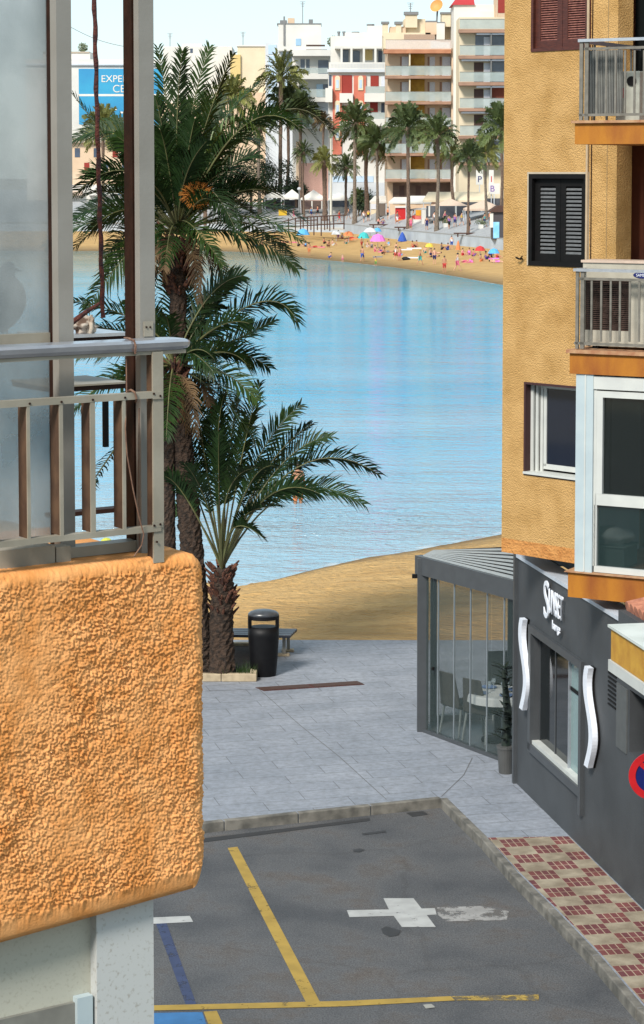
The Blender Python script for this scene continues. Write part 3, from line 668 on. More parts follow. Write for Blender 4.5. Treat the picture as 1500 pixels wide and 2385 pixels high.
E0, E1 = R1.pt(.001,0,-.3), R1.pt(uE-.001,0,-.3)
B = lambda v: (v.x, v.y, 0)
core = [R1.pt(0,0,-.302), R1.pt(uE,0,-.302), R1.pt(uE,0,-.302)+Vector((0,3,0)), Vector((14,E1.y+3,0)), Vector((14,44,0)), Vector((c0.x+1.2,44,0))]
MB().poly([Vector((v.x,v.y,ZT)) for v in core], ZT-ZB).build('rear_wall', M_tan, ab)
# loggia back wall and door
lw = R2.hit(1434,450,-2.1)[0]
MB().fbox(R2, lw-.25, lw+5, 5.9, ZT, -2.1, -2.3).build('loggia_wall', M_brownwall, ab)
MB().px(R2, 1481, 1640, -60, 284, -2.04, -2.09).build('balcony_door', M_dark, ab)
# grooves and pipe on the wall
for x, t, mt in ((1376,.018,M_brown),(1413,.01,mat('joint',(.3,.2,.09),.9))):
    u_ = R1.hit(x,450)[0]; MB().fbox(R1, u_, u_+t, ZB+.6, ZT, .004, 0).build('wall_joint', mt, ab)
u_ = R1.hit(1371,450)[0]; MB().tube([R1.pt(u_-.005, 3.9, .03), R1.pt(u_-.005, ZT, .03)], .018, 8).build('pipe', mat('tan_pipe', (.45,.34,.22), .6), ab)
# shutters
def shutter(W, mt, ms, nm, inset, nsl, fr=.06):
    u0,u1,z0,z1 = W
    w = MB(); 
    for q in ((u0,u0+fr,z0,z1),(u1-fr,u1,z0,z1),(u0+fr,u1-fr,z1-fr,z1),(u0+fr,u1-fr,z0,z0+fr)): w.fbox(R1, *q, .015, -.14)
    w = w.build('window', mt, ab)
    MB().fbox(R1, u0, u1, z0, z1, -.2, -.25).build('backing', M_dark, w)
    mid = (u0+u1)/2; a0, a1 = u0+fr, u1-fr
    for (p0, p1) in ((a0+.003, mid-.003), (mid+.003, a1-.003)):
        st = .085; m = MB()
        for q in ((p0,p0+st,z0+fr,z1-fr),(p1-st,p1,z0+fr,z1-fr),(p0+st,p1-st,z1-fr-st*1.2,z1-fr),(p0+st,p1-st,z0+fr,z0+fr+st*1.2)): m.fbox(R1, *q, inset, inset-.04)
        sh = m.build('shutter', mt, w)
        m = MB(); zz0, zz1 = z0+fr+st*1.2, z1-fr-st*1.2; d = (zz1-zz0)/nsl
        for k in range(nsl):
            z = zz0+k*d; ua, ub = p0+st, p1-st
            m.hexa([R1.pt(ua,z,inset-.005),R1.pt(ub,z,inset-.005),R1.pt(ub,z+.012,inset-.04),R1.pt(ua,z+.012,inset-.04),
                    R1.pt(ua,z+d*.55,inset-.012),R1.pt(ub,z+d*.55,inset-.012),R1.pt(ub,z+d*.62,inset-.045),R1.pt(ua,z+d*.62,inset-.045)])
        m.build('slats', ms, w)
shutter(W1, M_redwood, mat('red_brown_slats', (.22,.08,.055), .45, (.12,.035,.025), 20), 'a', -.03, 24, .04)
shutter(W2, M_black, M_slat, 'b', -.05, 17)
m = MB(); u0,u1,z0,z1 = W2
for q in ((u0-.025,u0,z0,z1+.025),(u1,u1+.025,z0,z1+.025),(u0,u1,z1,z1+.025)): m.fbox(R1, *q, .012, 0)
m.build('window_trim', mat('pale_trim', (.45,.38,.28), .8), ab)
# sliding window in a deep brown reveal
u0,u1,z0,z1 = W3; m = MB()
for q in ((u0,u0+.03,z0,z1),(u0+.03,u1,z1-.03,z1),(u0+.03,u1,z0,z0+.02)): m.fbox(R1, *q, .006, -.3)
w3 = m.build('window', mat('brown_reveal', (.045,.012,.012), .6), ab)
ir = (u0+.03, u1, z0+.02, z1-.03)
m = MB(); i0, i1, j0, j1 = ir
for k, (n_, g) in enumerate(((-.10,0),(-.14,.05),(-.18,.1))): m.fbox(R1, i0+g, i0+g+.045, j0+.02, j1-.0, n_, n_-.03)
m.fbox(R1, i0+.045, i1, j1-.05, j1, -.17, -.2); m.fbox(R1, i0+.15, i0+.2, j0+.1, j1-.05, -.19, -.22); m.fbox(R1, i0+.15, i1, j0+.06, j0+.13, -.19, -.22)
m.build('frame', M_white, w3)
MB().fbox(R1, i0-.02, i1, j0, j0+.03, .03, -.22).build('sill', M_white, w3)
MB().fbox(R1, i0+.2, i1, j0+.13, j1-.05, -.205, -.21).build('pane', glass('blue_dark_glass', (.01,.015,.03), .8, .05), w3)
MB().fbox(R1, i0+.34, i0+.72, j0+.13, j1-.5, -.24, -.25).build('blind', mat('grey_blind2', (.14,.15,.17), .8), w3)
MB().fbox(R1, i0+.045, i1, j0, j1, -.28, -.29).build('backing', M_dark, w3)
# hook on the wall
u_, z_ = R1.hit(1217,603)
hk = MB(); hk.tube([R1.pt(u_,z_,0), R1.pt(u_,z_,.06), R1.pt(u_-.05,z_+.02,.08)], .012, 6); hk.tube([R1.pt(u_,z_,.05), R1.pt(u_+.05,z_+.04,.06)], .01, 6)
hk.build('shutter_hook', M_black, ab)
# balconies
def slab(x0, y0, y1, lip, nm='balcony'):
    b = MB().px(R2, x0, 1800, y0, y1, 0, -2.08).build(nm, M_ochre, ab)
    MB().px(R2, x0-9, 1800, y0-lip, y0, .04, -2.05).build('slab_edge', mat('slab_tile_edge', (.42,.25,.13), .7, (.3,.13,.06), 9), b)
    return b
sA = slab(1339, 287, 336, 6); sB = slab(1327, 822, 870, 8); sC = slab(1323, 1332, 1390, 2)
def railing(par, x0, yt, yr, yb, yf, bars, posts, tp=.05):
    r = MB().px(R2, x0, 1800, yt, yt+7, .0, -.07).build('railing', M_alu, par)
    m = MB().px(R2, x0+14, 1800, yr, yr+6, -.02, -.05); m.px(R2, x0+2, 1800, yb, yb+6, -.02, -.05); m.build('rail', M_railm, r)
    for a, b in posts: MB().px(R2, a, b, yt+7, yf, -.02, -.05).build('post', M_railm, r)
    for a in bars: MB().px(R2, a-2.2, a+2.2, yr+6, yb, -.025, -.04).build('bar', M_railm, r)
    # return of the railing along the short side
    uu = R2.hit(x0+12, yt, 0)[0]; z0_, z1_ = R2.hit(x0+12, yf)[1], R2.hit(x0+12, yt)[1]
    MB().fbox(R2, uu-.05, uu, z1_-.05, z1_, -.05, -1.9).build('side_rail', M_alu, r)
    for k in range(1, 5): MB().fbox(R2, uu-.03, uu-.01, z0_, z1_-.05, -.4*k, -.4*k-.03).build('side_post', M_railm, r)
    return r
railing(sA, 1346, 91, 111, 265, 280, [1390,1412,1434,1456,1478,1500,1522], [(1350,1358),(1362,1371)])
railing(sB, 1335, 625, 646, 796, 812, [1378,1400.5,1422.5,1444,1467,1489,1511], [(1341,1348),(1352,1361)])
# ribbed screen behind the upper railing
m = MB(); N = 22
ua, ub = R2.hit(1367,150,-.3)[0], R2.hit(1449,150,-.3)[0]; za, zb_ = R2.hit(1400,266,-.3)[1], R2.hit(1400,117,-.3)[1]
for k in range(N):
    a = ua+(ub-ua)*k/N; b = ua+(ub-ua)*(k+1)/N
    m.fbox(R2, a, a+(b-a)*.55, za, zb_, -.3, -.33); m.fbox(R2, a+(b-a)*.55, b, za, zb_, -.318, -.33)
m.build('ribbed_screen', mat('grey_ribbed_sheet', (.2,.2,.18), .5, (.15,.15,.14), 5), sA)
# things on the upper balcony
q = R2.pt(R2.hit(1462,280,-.5)[0], R2.hit(1462,284,-.02)[1], -.5)
hb = thing('gas_heater', 'small pale heater with a dark round vent, standing on the upper balcony', 'heater', q)
uh, zh = R2.hit(1462,270,-.5); zh = q.z
MB().fbox(R2, uh-.13, uh+.18, zh, zh+.62, -.42, -.7).build('body', mat('pale_enamel', (.42,.42,.36), .4, (.33,.33,.28), 8), hb, bev=.015)
MB().fbox(R2, uh-.13, uh-.02, zh+.3, zh+.42, -.415, -.42).build('red_patch', K['red'], hb)
MB().tube([R2.pt(uh+.08, zh+.5, -.42), R2.pt(uh+.08, zh+.5, -.405)], .06, 16).build('vent', M_black, hb)
# air conditioner
uA, zA1 = R2.hit(1358,611,-.25); zA0 = R2.hit(1358,804,-.25)[1]; uB = R2.hit(1466,650,-.25)[0]; uC = uA+1.02
q = R2.pt(uA+.4, zA0, -.4)
ac = thing('air_conditioner', 'cream outdoor air-conditioning unit with a dark round fan grille on the middle balcony', 'air conditioner', q)
M_ac = mat('cream_enamel', (.40,.37,.30), .4, (.34,.31,.25), 6)
zg0, zg1 = R2.hit(1362,768,-.25)[1], R2.hit(1362,650,-.25)[1]; ug0, ug1 = R2.hit(1363,700,-.25)[0], uB
m = holes(R2, uA, uC+.5, zA0, zA1, [(ug0,ug1,zg0,zg1)], -.25, -.28); m.fbox(R2, uA, uC+.5, zA0, zA1, -.281, -.6); m.build('casing', M_ac, ac)
MB().fbox(R2, uA-.02, uC+.52, zA1, zA1+.03, -.23, -.62).build('lid', mat('pinkish_cream', (.5,.38,.3), .6), ac)
m = MB().fbox(R2, ug0, ug1, zg0, zg1, -.272, -.28); m.build('fan_recess', mat('dark_brown_recess', (.03,.015,.01), .7), ac)
m = MB(); cu_, cz_ = (ug0+ug1)/2, (zg0+zg1)/2
for k in range(26): z = zg0+(zg1-zg0)*(k+.3)/26; m.fbox(R2, ug0, ug1, z, z+.006, -.255, -.26)
m.build('grille', mat('grille_wire', (.09,.045,.03), .6), ac)
m = MB()
for r in (.1,.17,.24): m.tube([R2.pt(cu_+r*math.cos(g*math.pi/14), cz_+r*math.sin(g*math.pi/14), -.265) for g in range(29)], .006, 5)
for k in range(5):
    g = k*1.2566; m.hexa([R2.pt(cu_+a*math.cos(g+b), cz_+a*math.sin(g+b), n_) for n_ in (-.268,-.271) for a, b in ((.04,0),(.24,-.3),(.24,.3),(.04,.5))])
m.build('fan', M_black, ac)
ub_, zb2 = R2.hit(1502,641,-.245)
m = MB(); N = 24
m.prism([R2.pt(ub_+.15*math.cos(2*math.pi*k/N), zb2+.042*math.sin(2*math.pi*k/N), -.249) for k in range(N)], R2.n*.006)
bd = m.build('badge', mat('badge_blue', (.01,.015,.12), .3), ac)
text('badge_letters', 'SAMSUNG', R2, 0, 0, .05, -.24, M_signw, bd, .001, .9, uz=(ub_-.11, zb2-.018))
for a in (.12, .8): MB().fbox(R2, uA+a, uA+a+.08, zA0-.05, zA0, -.28, -.6).build('foot', M_black, ac)
# glazed white enclosure of the lower balcony
en = MB().px(R2, 1342, 1382, 870, 1331, -.02, -.22, at=1342).build('balcony_enclosure', M_whitecol, ab)
m = MB().px(R2, 1362, 1365, 872, 1331, -.012, -.02); m.build('column_groove', M_white, en)
M = lambda x0,x1,y0,y1,n0,n1: MB().px(R2,x0,x1,y0,y1,n0,n1)
M(1382,1800,876,906,-.03,-.15).build('header', M_white, en)
m = MB()
for q in ((1383,1390,906,1318),(1390,1800,910,925),(1390,1404,925,1150),(1386,1800,1150,1176),(1383,1390,1176,1318),(1383,1800,1318,1332)): m.px(R2, *q, -.05, -.14)
m.build('window_frame', M_white, en)
M(1404,1800,925,1150,-.10,-.11).build('pane', glass('enclosure_glass', (.006,.01,.009), .72, .04), en)
M(1390,1800,1176,1318,-.09,-.1).build('pane', glass('enclosure_glass2', (.012,.03,.03), .5, .04), en)
uS = R2.hit(1344,1000,0)[0]; zs0, zs1 = R2.hit(1344,1330)[1], R2.hit(1344,872)[1]
MB().fbox(R2, uS, uS+.06, zs0, zs1, -.222, -1.95).build('side_panel', M_whitecol, en)
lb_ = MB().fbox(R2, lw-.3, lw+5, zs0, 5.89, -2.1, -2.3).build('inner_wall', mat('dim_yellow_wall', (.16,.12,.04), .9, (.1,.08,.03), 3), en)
MB().px(R2, 1409, 1422, 925, 1180, -.9, -.95).build('curtain', mat('dim_curtain', (.10,.12,.09), .9), en)
# bag and chest inside
uq, zq = R2.hit(1425,1318,-.35)
q = R2.pt(uq, zq-.02, -.6)
cb = thing('storage_chest', 'pale teal storage chest behind the lower glass of the white balcony enclosure', 'chest', q)
MB().fbox(R2, uq-.2, uq+.16, zs0+.01, R2.hit(1425,1276,-.35)[1], -.35, -.8).build('body', mat('teal_grey_chest', (.14,.22,.21), .6), cb, bev=.02)
MB().fbox(R2, uq-.22, uq+.18, R2.hit(1425,1276,-.35)[1], R2.hit(1425,1272,-.35)[1], -.33, -.82).build('lid', mat('teal_grey_lid', (.18,.27,.26), .6), cb, bev=.01)
uq, zq = R2.hit(1428,1252,-.5); pq = R2.pt(uq, zq+.01, -.5)
pw = MB().blob(pq, (.22,.2,.125), .5, 3, 3).build('pillow', mat('pale_cushion', (.48,.56,.54), .9, (.4,.47,.46), 4), None, True)
pw['label'] = 'pale lumpy cushion lying on the teal chest behind the enclosure glass'; pw['category'] = 'cushion'

# ------------------------------------------------------------------ left building and balcony
A_ = AT(484,1500,7.0)
FL = Frame((A_.x, A_.y), (.824,.567))
lbd = thing('left_apartment_building', 'apartment building on the left with an orange rough-stucco balcony, metal railing and glazed corner', 'apartment building', (A_.x, A_.y, 0))
m = MB().box(-10,-5.7,-14,12,RZ,9.6); m.box(-5.69,-1.5,7.0,9.2,RZ,10)  # unseen building body, added and sized for where the sunlight falls
m.build('wall', mat('cream_render', (.6,.5,.38), .9), lbd)
m = MB()
for fl in range(3):
    for k in range(5): m.box(-5.7,-5.68,-8+k*4.3,-6.4+k*4.3,1+fl*3.1,2.4+fl*3.1)
m.build('windows', M_darkglass, lbd, kind='stuff')
# parapet: front, rounded corner and return as one displaced sheet
zf_b = FL.hit(470,2066)[1]; uz0, zz0_ = FL.hit(0,2200); zsl = (zf_b-zz0_)/(0-uz0); zf_t = FL.hit(400,1296)[1]
rc = .05; path = []
u = -1.25
while u < -rc: path.append((Vector((u,0)), Vector((0,1)))); u += .0032 if u > -.86 else .03
for k in range(22): g = math.pi/2*k/21; path.append((Vector((-rc+rc*math.sin(g), -rc+rc*math.cos(g))), Vector((math.sin(g), math.cos(g)))))
for k in range(1, 40): path.append((Vector((0,-rc-.004*k if k < 20 else -rc-.08-.04*(k-20))), Vector((1,0))))
prof = []                                     # (outward offset, z 0..1)
hh = zf_t-zf_b; rt = .035
for k in range(5): prof.append((-.22+.037*k, 1.0))
for k in range(9): g = math.pi/2*k/8; prof.append((-rt+rt*math.sin(g), 1-(rt-rt*math.cos(g))/hh))
nz_ = int(hh/.0032)
z = 1-rt/hh
for k in range(1, nz_): prof.append((0, z-(z-.052)*k/nz_))
prof += [(-.002,.045),(-.004,.03),(-.008,.015),(-.014,0.0),(-.2,0.0)]
m = MB(); ns = len(path); npf = len(prof)
for p_, nrm in path:
    e = max(0, 1-abs(p_.x)/.055) if p_.y > -.3 else 1
    if p_.x > -.055: drop = .05*(1-math.sqrt(max(0, 1-((p_.x+.055)/.055)**2))); dropb = .045*(1-math.sqrt(max(0,1-((p_.x+.055)/.055)**2)))
    else: drop = dropb = 0
    for off, t in prof:
        zt_, zb_ = zf_t-drop, zf_b+dropb+zsl*min(0, p_.x)
        z = zb_+(zt_-zb_)*t
        q = p_+nrm*off
        P = FL.pt(q.x, z, q.y)
        a = Vector((q.x, q.y, z))
        k0_ = noise.noise(a*22)*1.6
        k1 = noise.noise(Vector((a.x*92, a.y*92, a.z*92))+Vector((k0_, -k0_, 2*k0_))); k2 = noise.noise(a*150+Vector((7,3,1))); k0 = noise.noise(a*9)
        k3 = noise.noise(a*34+Vector((3,8,2))); k4 = noise.noise(a*4+Vector((1,5,2)))
        hgt = (min(k1, .10)*.007 + k2*.0065 + min(k3,.1)*.0045)*(1+.9*k4) + k0*.004
        f = min(1, max(0, (t-.03)/.03)) if off > -.03 else .6
        if t > 1-rt/hh: f *= .55
        N3 = FL.u*nrm.x+FL.n*nrm.y
        if t > 1-rt/hh: N3 = (N3+Vector((0,0,1.0))).normalized()
        m.v.append(P+N3*hgt*f)
for i in range(ns-1):
    for j in range(npf-1): a = i*npf+j; m.f.append((a, a+1, a+npf+1, a+npf))
m.build('parapet', M_orange, lbd, smooth=True)
MB().fbox(FL, -1.25, -.08, zf_b+.03, zf_t-.03, -.05, -.9).build('balcony_floor', M_orange, lbd)
def L(x0,x1,y0,y1,n0,n1,at=None): return MB().px(FL,x0,x1,y0,y1,n0,n1,at)
M_dirty = mat('dirty_glass', (.42,.45,.45), .18, (.17,.2,.21), 2.6, .12, 240, contrast=(.36,.62), detail=10, stretch=(1,1,.8), spec=.8)
n, l, p = nodes(M_dirty); p.inputs['Alpha'].default_value = .66
zbR = FL.hit(0,1330,-.2)[1]
gw = L(118,130,-40,1306,-.20,-.235,118).build('glazed_screen', M_brown, lbd)
L(130,165,-40,1306,-.16,-.20,130).build('frame_post', M_post, gw)
L(-60,117,-40,1262,-.23,-.24,0).build('pane', M_dirty, gw)
L(-60,117,780,806,-.215,-.25,0).build('glazing_bar', M_cream, gw)
cp = L(322,357,-40,1304,-.10,-.13,322).build('corner_post', M_post, lbd)
m = MB(); ua, ub = FL.hit(288,600,-.13)[0], FL.hit(354,600,-.13)[0]; z0_, z1_ = FL.hit(322,1304,-.1)[1], FL.hit(322,-60,-.1)[1]
uf = FL.hit(322,600,-.13)[0]
m.fbox(FL, uf, ub, z0_, z1_, -.131, -.155); m.fbox(FL, uf-.004, uf+.03, z0_, z1_, -.155, -.17); m.fbox(FL, uf, ub-.005, z0_, z1_, -.171, -.215)
m.build('brown_channel', M_brown, cp)
br = L(336,357,749,784,-.094,-.099,336).build('bracket', M_cream, cp)
for x in (342,351): q = FL.hit(x,762,-.09); MB().tube([FL.pt(q[0],q[1],-.094),FL.pt(q[0],q[1],-.09)], .003, 8).build('screw', M_brown, br)
L(165,330,1276,1300,-.14,-.2,165).build('sill_track', M_cream, lbd)
# railing
uR0 = FL.hit(-60,820,0)[0]
hr = MB(); u_, zt_ = FL.hit(0,808,.0); zb_ = FL.hit(0,836,.0)[1]; ue_ = FL.hit(452,795,0)[0]
pf = [(.0,.3),(.004,.7),(-.008,.93),(-.03,1.0),(-.075,1.0),(-.10,.9),(-.105,.2),(-.09,0),(-.008,0)]
def ring(u, s=1.0): return [FL.pt(u, zb_+(zt_-zb_)*(.5+(z-.5)*s), -.05+(n_+.05)*s) for n_, z in pf]
rings = [ring(uR0), ring(ue_-.06), ring(ue_-.035,.93), ring(ue_-.015,.8), ring(ue_-.003,.6), ring(ue_,.4)]
for k, r in enumerate(rings): hr.v += r
for k in range(len(rings)-1):
    for j in range(9): hr.f.append((k*9+j, (k+1)*9+j, (k+1)*9+(j+1)%9, k*9+(j+1)%9))
hr.f += [tuple(range(8,-1,-1)), tuple(range(45,54))]
rl = hr.build('railing', M_alu, lbd)
MB().fbox(FL, uR0, FL.hit(438,800,0)[0], zb_-.012, zb_-.001, -.012, -.085).build('under_plate', M_cream, rl)
L(-60,376,935,951,.0,-.03,0).build('mid_rail', M_cream, rl); L(-60,376,1262,1276,.0,-.03,0).build('bottom_rail', M_cream, rl)
zm = FL.hit(0,950)[1]; zbt = FL.hit(0,1262)[1]
M_barside = mat('brown_baluster_side', (.10,.055,.03), .6, (.05,.025,.015), 14)
for x0, x1 in ((-12,-4),(63,70),(139,147),(211,222),(286,293)):
    a, b = FL.hit(x0,1000,-.001)[0], FL.hit(x1,1000,-.001)[0]
    bl_ = MB().fbox(FL, a, b, zbt, zm, -.001, -.007).build('baluster', M_cream, rl)
    MB().fbox(FL, a+.0005, a+.004, zbt, zm, -.0075, -.06).build('baluster_side', M_barside, bl_)
pp_ = L(356,380,820,1312,-.004,-.012,356).build('post', M_cream, rl)
a = FL.hit(356,1000,-.012)[0]; MB().fbox(FL, a+.001, a+.02, FL.hit(356,1312,-.01)[1], FL.hit(356,822,-.01)[1], -.0125, -.05).build('post_side', M_barside, pp_)
for x,y in ((69,940),(143,936),(216,931),(291,926),(358,917),(373,922),(359,1224),(373,1221),(365,1262)):
    q = FL.hit(x,y,.0); MB().tube([FL.pt(q[0],q[1],.0),FL.pt(q[0],q[1],.003)], .0035, 8).build('screw', M_brown, rl)
L(356,380,914,930,.0005,-.003,356).build('clamp', M_cream, rl); L(356,380,1216,1230,.0005,-.003,356).build('clamp', M_cream, rl)
L(-60,128,1283,1326,-.10,-.16,0).build('lower_panel', M_cream, lbd); L(131,165,1275,1316,-.10,-.155,131).build('lower_panel', M_cream, lbd)
L(-60,160,1326,1345,-.11,-.18,0).build('base_strip', M_brown, lbd)
# inner side of the enclosure, seen through the opening
for y0_, y1_, mt, dp in ((778,786,M_alu,.25),(895,899,M_cream,.3),(1190,1200,M_brown,.05)):
    L(120,300,y0_,y1_,-.75,-.75-dp,200).build('inner_shelf' if y0_ < 1000 else 'inner_rail', mt, lbd)
    if y0_ < 1000: L(120,300,y1_,y1_+11,-.76,-.75-dp,200).build('shelf_edge', M_brown, lbd)
# below the parapet
lp = L(-60,217,2080,2500,-.10,-.14,0).build('lower_window_panel', mat('speckled_cream_panel', (.42,.41,.34), .6, (.36,.345,.28), 90, contrast=(.3,.45)), lbd)
L(224,357,2060,2500,-.06,-.12,224).build('lower_post', mat('speckled_white_post', (.45,.46,.45), .55, (.33,.32,.29), 80, contrast=(.28,.42)), lbd)
L(217,224,2080,2500,-.13,-.16,217).build('gap_strip', M_rust, lbd)
L(-60,178,2376,2500,-.085,-.099,0).build('lower_pane', mat('grey_lower_blind', (.2,.195,.17), .6, (.13,.125,.11), 8), lbd); L(180,216,2326,2500,-.07,-.099,180).build('lower_frame', M_whitecol, lbd)
# rope tied around the rails
M_rope = mat('brown_twine', (.2,.11,.07), .9, (.12,.06,.04), 60)
m = MB()
def RP(x,y,n): q = FL.hit(x,y,n); return FL.pt(q[0],q[1],n)
m.tube([RP(290,787,-.12),RP(300,788,-.04),RP(312,793,.004),RP(316,806,.008),RP(315,822,.006),RP(312,826,-.05)], .0035, 6)
m.tube([RP(296,912,-.04),RP(305,908,-.005),RP(314,914,.006),RP(318,928,.006),RP(316,936,-.02)], .0035, 6)
m.tube([RP(294,820,-.02),RP(295,900,-.02),RP(292,1000,.004),RP(296,1060,.01),RP(310,1140,.012),RP(324,1205,.012),RP(335,1245,.01),RP(330,1270,.005),RP(316,1290,.0),RP(312,1296,-.0)], .0022, 6)
m.tube([RP(324,950,-.09),RP(323,1100,-.09),RP(325,1280,-.09)], .0018, 5)
rp_ = m.build('twine', M_rope); rp_['label'] = 'thin brown twine knotted round the left railing and hanging down to the parapet'; rp_['category'] = 'twine'
# rusty rod
q = RP(232,400,-.5)
rr = thing('rusty_rod', 'thin rusty iron rod hanging vertically in the open corner of the left balcony', 'rod', q)
pts_ = []
for k in range(40):
    t = k/39; x = 219+21*t**1.2+1.2*math.sin(k*1.3); pts_.append(RP(x, -60+800*t, -.5))
MB().tube(pts_, [.0075+.001*math.sin(k*2.1) for k in range(40)], 8).build('rod', M_rust, rr)
L(243,253,925,1042,-.5,-.515,243).build('rod_end', M_black, rr)
MB().tube([RP(160,757,-.6), RP(200,727,-.6), RP(236,704,-.6)], [.010,.008,.005], 8).build('branch_stick', M_rust, rr)
# pale ornament on the shelf
q = RP(195,776,-.8)
orn = thing('driftwood_ornament', 'small pale carved driftwood lump resting on the white shelf of the left balcony', 'ornament', q)
MB().blob(q+Vector((-.005,0,.026)), (.04,.03,.028), 1.1, 4, 3).build('lump', mat('bleached_wood', (.42,.36,.30), .9, (.1,.06,.04), 30, contrast=(.42,.52)), orn, True)
MB().blob(q+Vector((.022,-.012,.03)), (.014,.012,.03), 1.2, 9, 3).build('knob', mat('bleached_wood_pale', (.5,.44,.36), .9, (.2,.14,.1), 30), orn, True)
# pigeon behind the glass
pg = RP(28,690,-.28); pgz = FL.hit(10,772,-.28)[1]
pn = thing('pigeon', 'plump grey pigeon perched against the dirty glass pane of the left balcony', 'pigeon', (pg.x,pg.y,pgz))
M_pg = mat('pigeon_grey', (.17,.165,.16), .9, (.10,.10,.10), 60)
prof_ = [(0,.0),(.012,.012),(.035,.03),(.055,.06),(.064,.09),(.062,.12),(.05,.15),(.032,.17),(.024,.18),(.025,.19),(.026,.2),(.022,.212),(.012,.22),(.002,.222)]
m = MB(); base = Vector((pg.x-.03,pg.y-.0,pgz-.01))
for r, z in prof_:
    lean = .022*(z/.22)
    for q_ in range(20):
        g = 2*math.pi*q_/20; x = r*math.cos(g)*(1.1 if z < .16 else 1); y = r*math.sin(g)*.5
        m.v.append(base+FL.u*(x+lean)+FL.n*y+Vector((0,0,z)))
for k in range(len(prof_)-1):
    for q_ in range(20): m.f.append((k*20+q_, k*20+(q_+1)%20, (k+1)*20+(q_+1)%20, (k+1)*20+q_))
m.build('body', M_pg, pn, True)
b2 = base+FL.u*.045+Vector((0,0,.197)); MB().tube([b2, b2+FL.u*.022-Vector((0,0,.006))], [.006,.001], 8).build('beak', M_black, pn)
b3 = base+FL.u*(-.03)+FL.n*.02+Vector((0,0,.09)); MB().blob(b3, (.04,.022,.06), .2, 2, 2).build('wing', mat('pigeon_wing', (.13,.125,.12), .9, (.07,.07,.07), 50), pn, True)
for s_ in (-.02,.015): MB().tube([base+FL.u*s_+Vector((0,0,.02)), base+FL.u*s_+Vector((0,0,-.012))], .004, 6).build('foot', mat('pigeon_foot', (.35,.12,.08), .7), pn)

# ------------------------------------------------------------------ palms
def bez(a, c, b, t): return a*(1-t)**2+c*2*t*(1-t)+b*t*t
def frond(ml, ms, a, c, b, L, n, start=.22, r0=.022, V=.35, wdt=.029, fall=.16, rg=rnd, seg=1):
    pts = [bez(a,c,b,k/14) for k in range(15)]
    T = (b-a).normalized(); S = T.cross(Vector((0,0,1))); S = S.normalized() if S.length > .1 else Vector((1,0,0)); N = S.cross(T)
    fi = math.atan2(S.y, -N.y); fi = fi-math.pi if fi > math.pi/2 else fi+math.pi if fi < -math.pi/2 else fi   # blades twist a little off the horizontal
    fi = fi*rg.uniform(.2,.85)+rg.uniform(-.35,.35); cf, sf = math.cos(fi), math.sin(fi)
    if ms is not None: ms.tube(pts, [r0*(1-.85*k/14) for k in range(15)], 5)
    for k in range(n):
        t = start+(1-start)*(k+rg.random()*.6)/n
        p = bez(a,c,b,t); T = (bez(a,c,b,min(1,t+.02))-bez(a,c,b,t-.02)).normalized()
        S = T.cross(Vector((0,0,1)))
        if S.length < .15: S = T.cross(Vector((.6,-.8,0)))
        S.normalize(); N = S.cross(T); S, N = S*cf+N*sf, N*cf-S*sf
        s_ = (t-start)/(1-start); ln = L*min(1,(.35+s_*2.6))*(1 if s_ < .6 else 1-.62*(s_-.6)/.4)
        for sd_ in (-1,1):
            jt = Vector((rg.uniform(-.2,.2), rg.uniform(-.2,.2), rg.uniform(-.2,.2)))
            d = (T*(.62+.7*s_)+S*sd_*.85+N*(V+rg.uniform(-.15,.15))+jt).normalized()
            l_ = ln*rg.uniform(.72,1.15); w_ = d.cross(N).normalized()*wdt*.5
            mid = p+d*l_*.5; tip = p+d*l_-Vector((0,0,fall*rg.uniform(.3,2.2)*l_)); i = len(ml.v)
            ml.v += [p-w_*.6, p+w_*.6, mid+w_, mid-w_, tip]; ml.f += [(i,i+1,i+2,i+3),(i+3,i+2,i+4)]
def trunk(pts, rad, seg=22, rings=150, amp=.16, ph=0):
    m = MB(); n = len(pts)-1; i = 0; path = []; rr_ = []
    for k in range(rings+1):
        t = k/rings*n; j = min(int(t), n-1); f = t-j; path.append(pts[j].lerp(pts[j+1], f)); rr_.append(rad[j]+(rad[j+1]-rad[j])*f)
    for k in range(rings+1):
        for q in range(seg):
            g = 2*math.pi*q/seg; d = ((k*.25+(q%2)*.5+ph) % 1.0)
            r = rr_[k]*(1+amp*(d-.4)+.16*noise.noise(Vector((q*.8,k*.3,ph))))
            m.v.append(path[k]+Vector((r*math.cos(g), r*math.sin(g), 0)))
    for k in range(rings):
        for q in range(seg): m.f.append((k*seg+q, k*seg+(q+1)%seg, (k+1)*seg+(q+1)%seg, (k+1)*seg+q))
    m.f.append(tuple(range(rings*seg, (rings+1)*seg))); return m
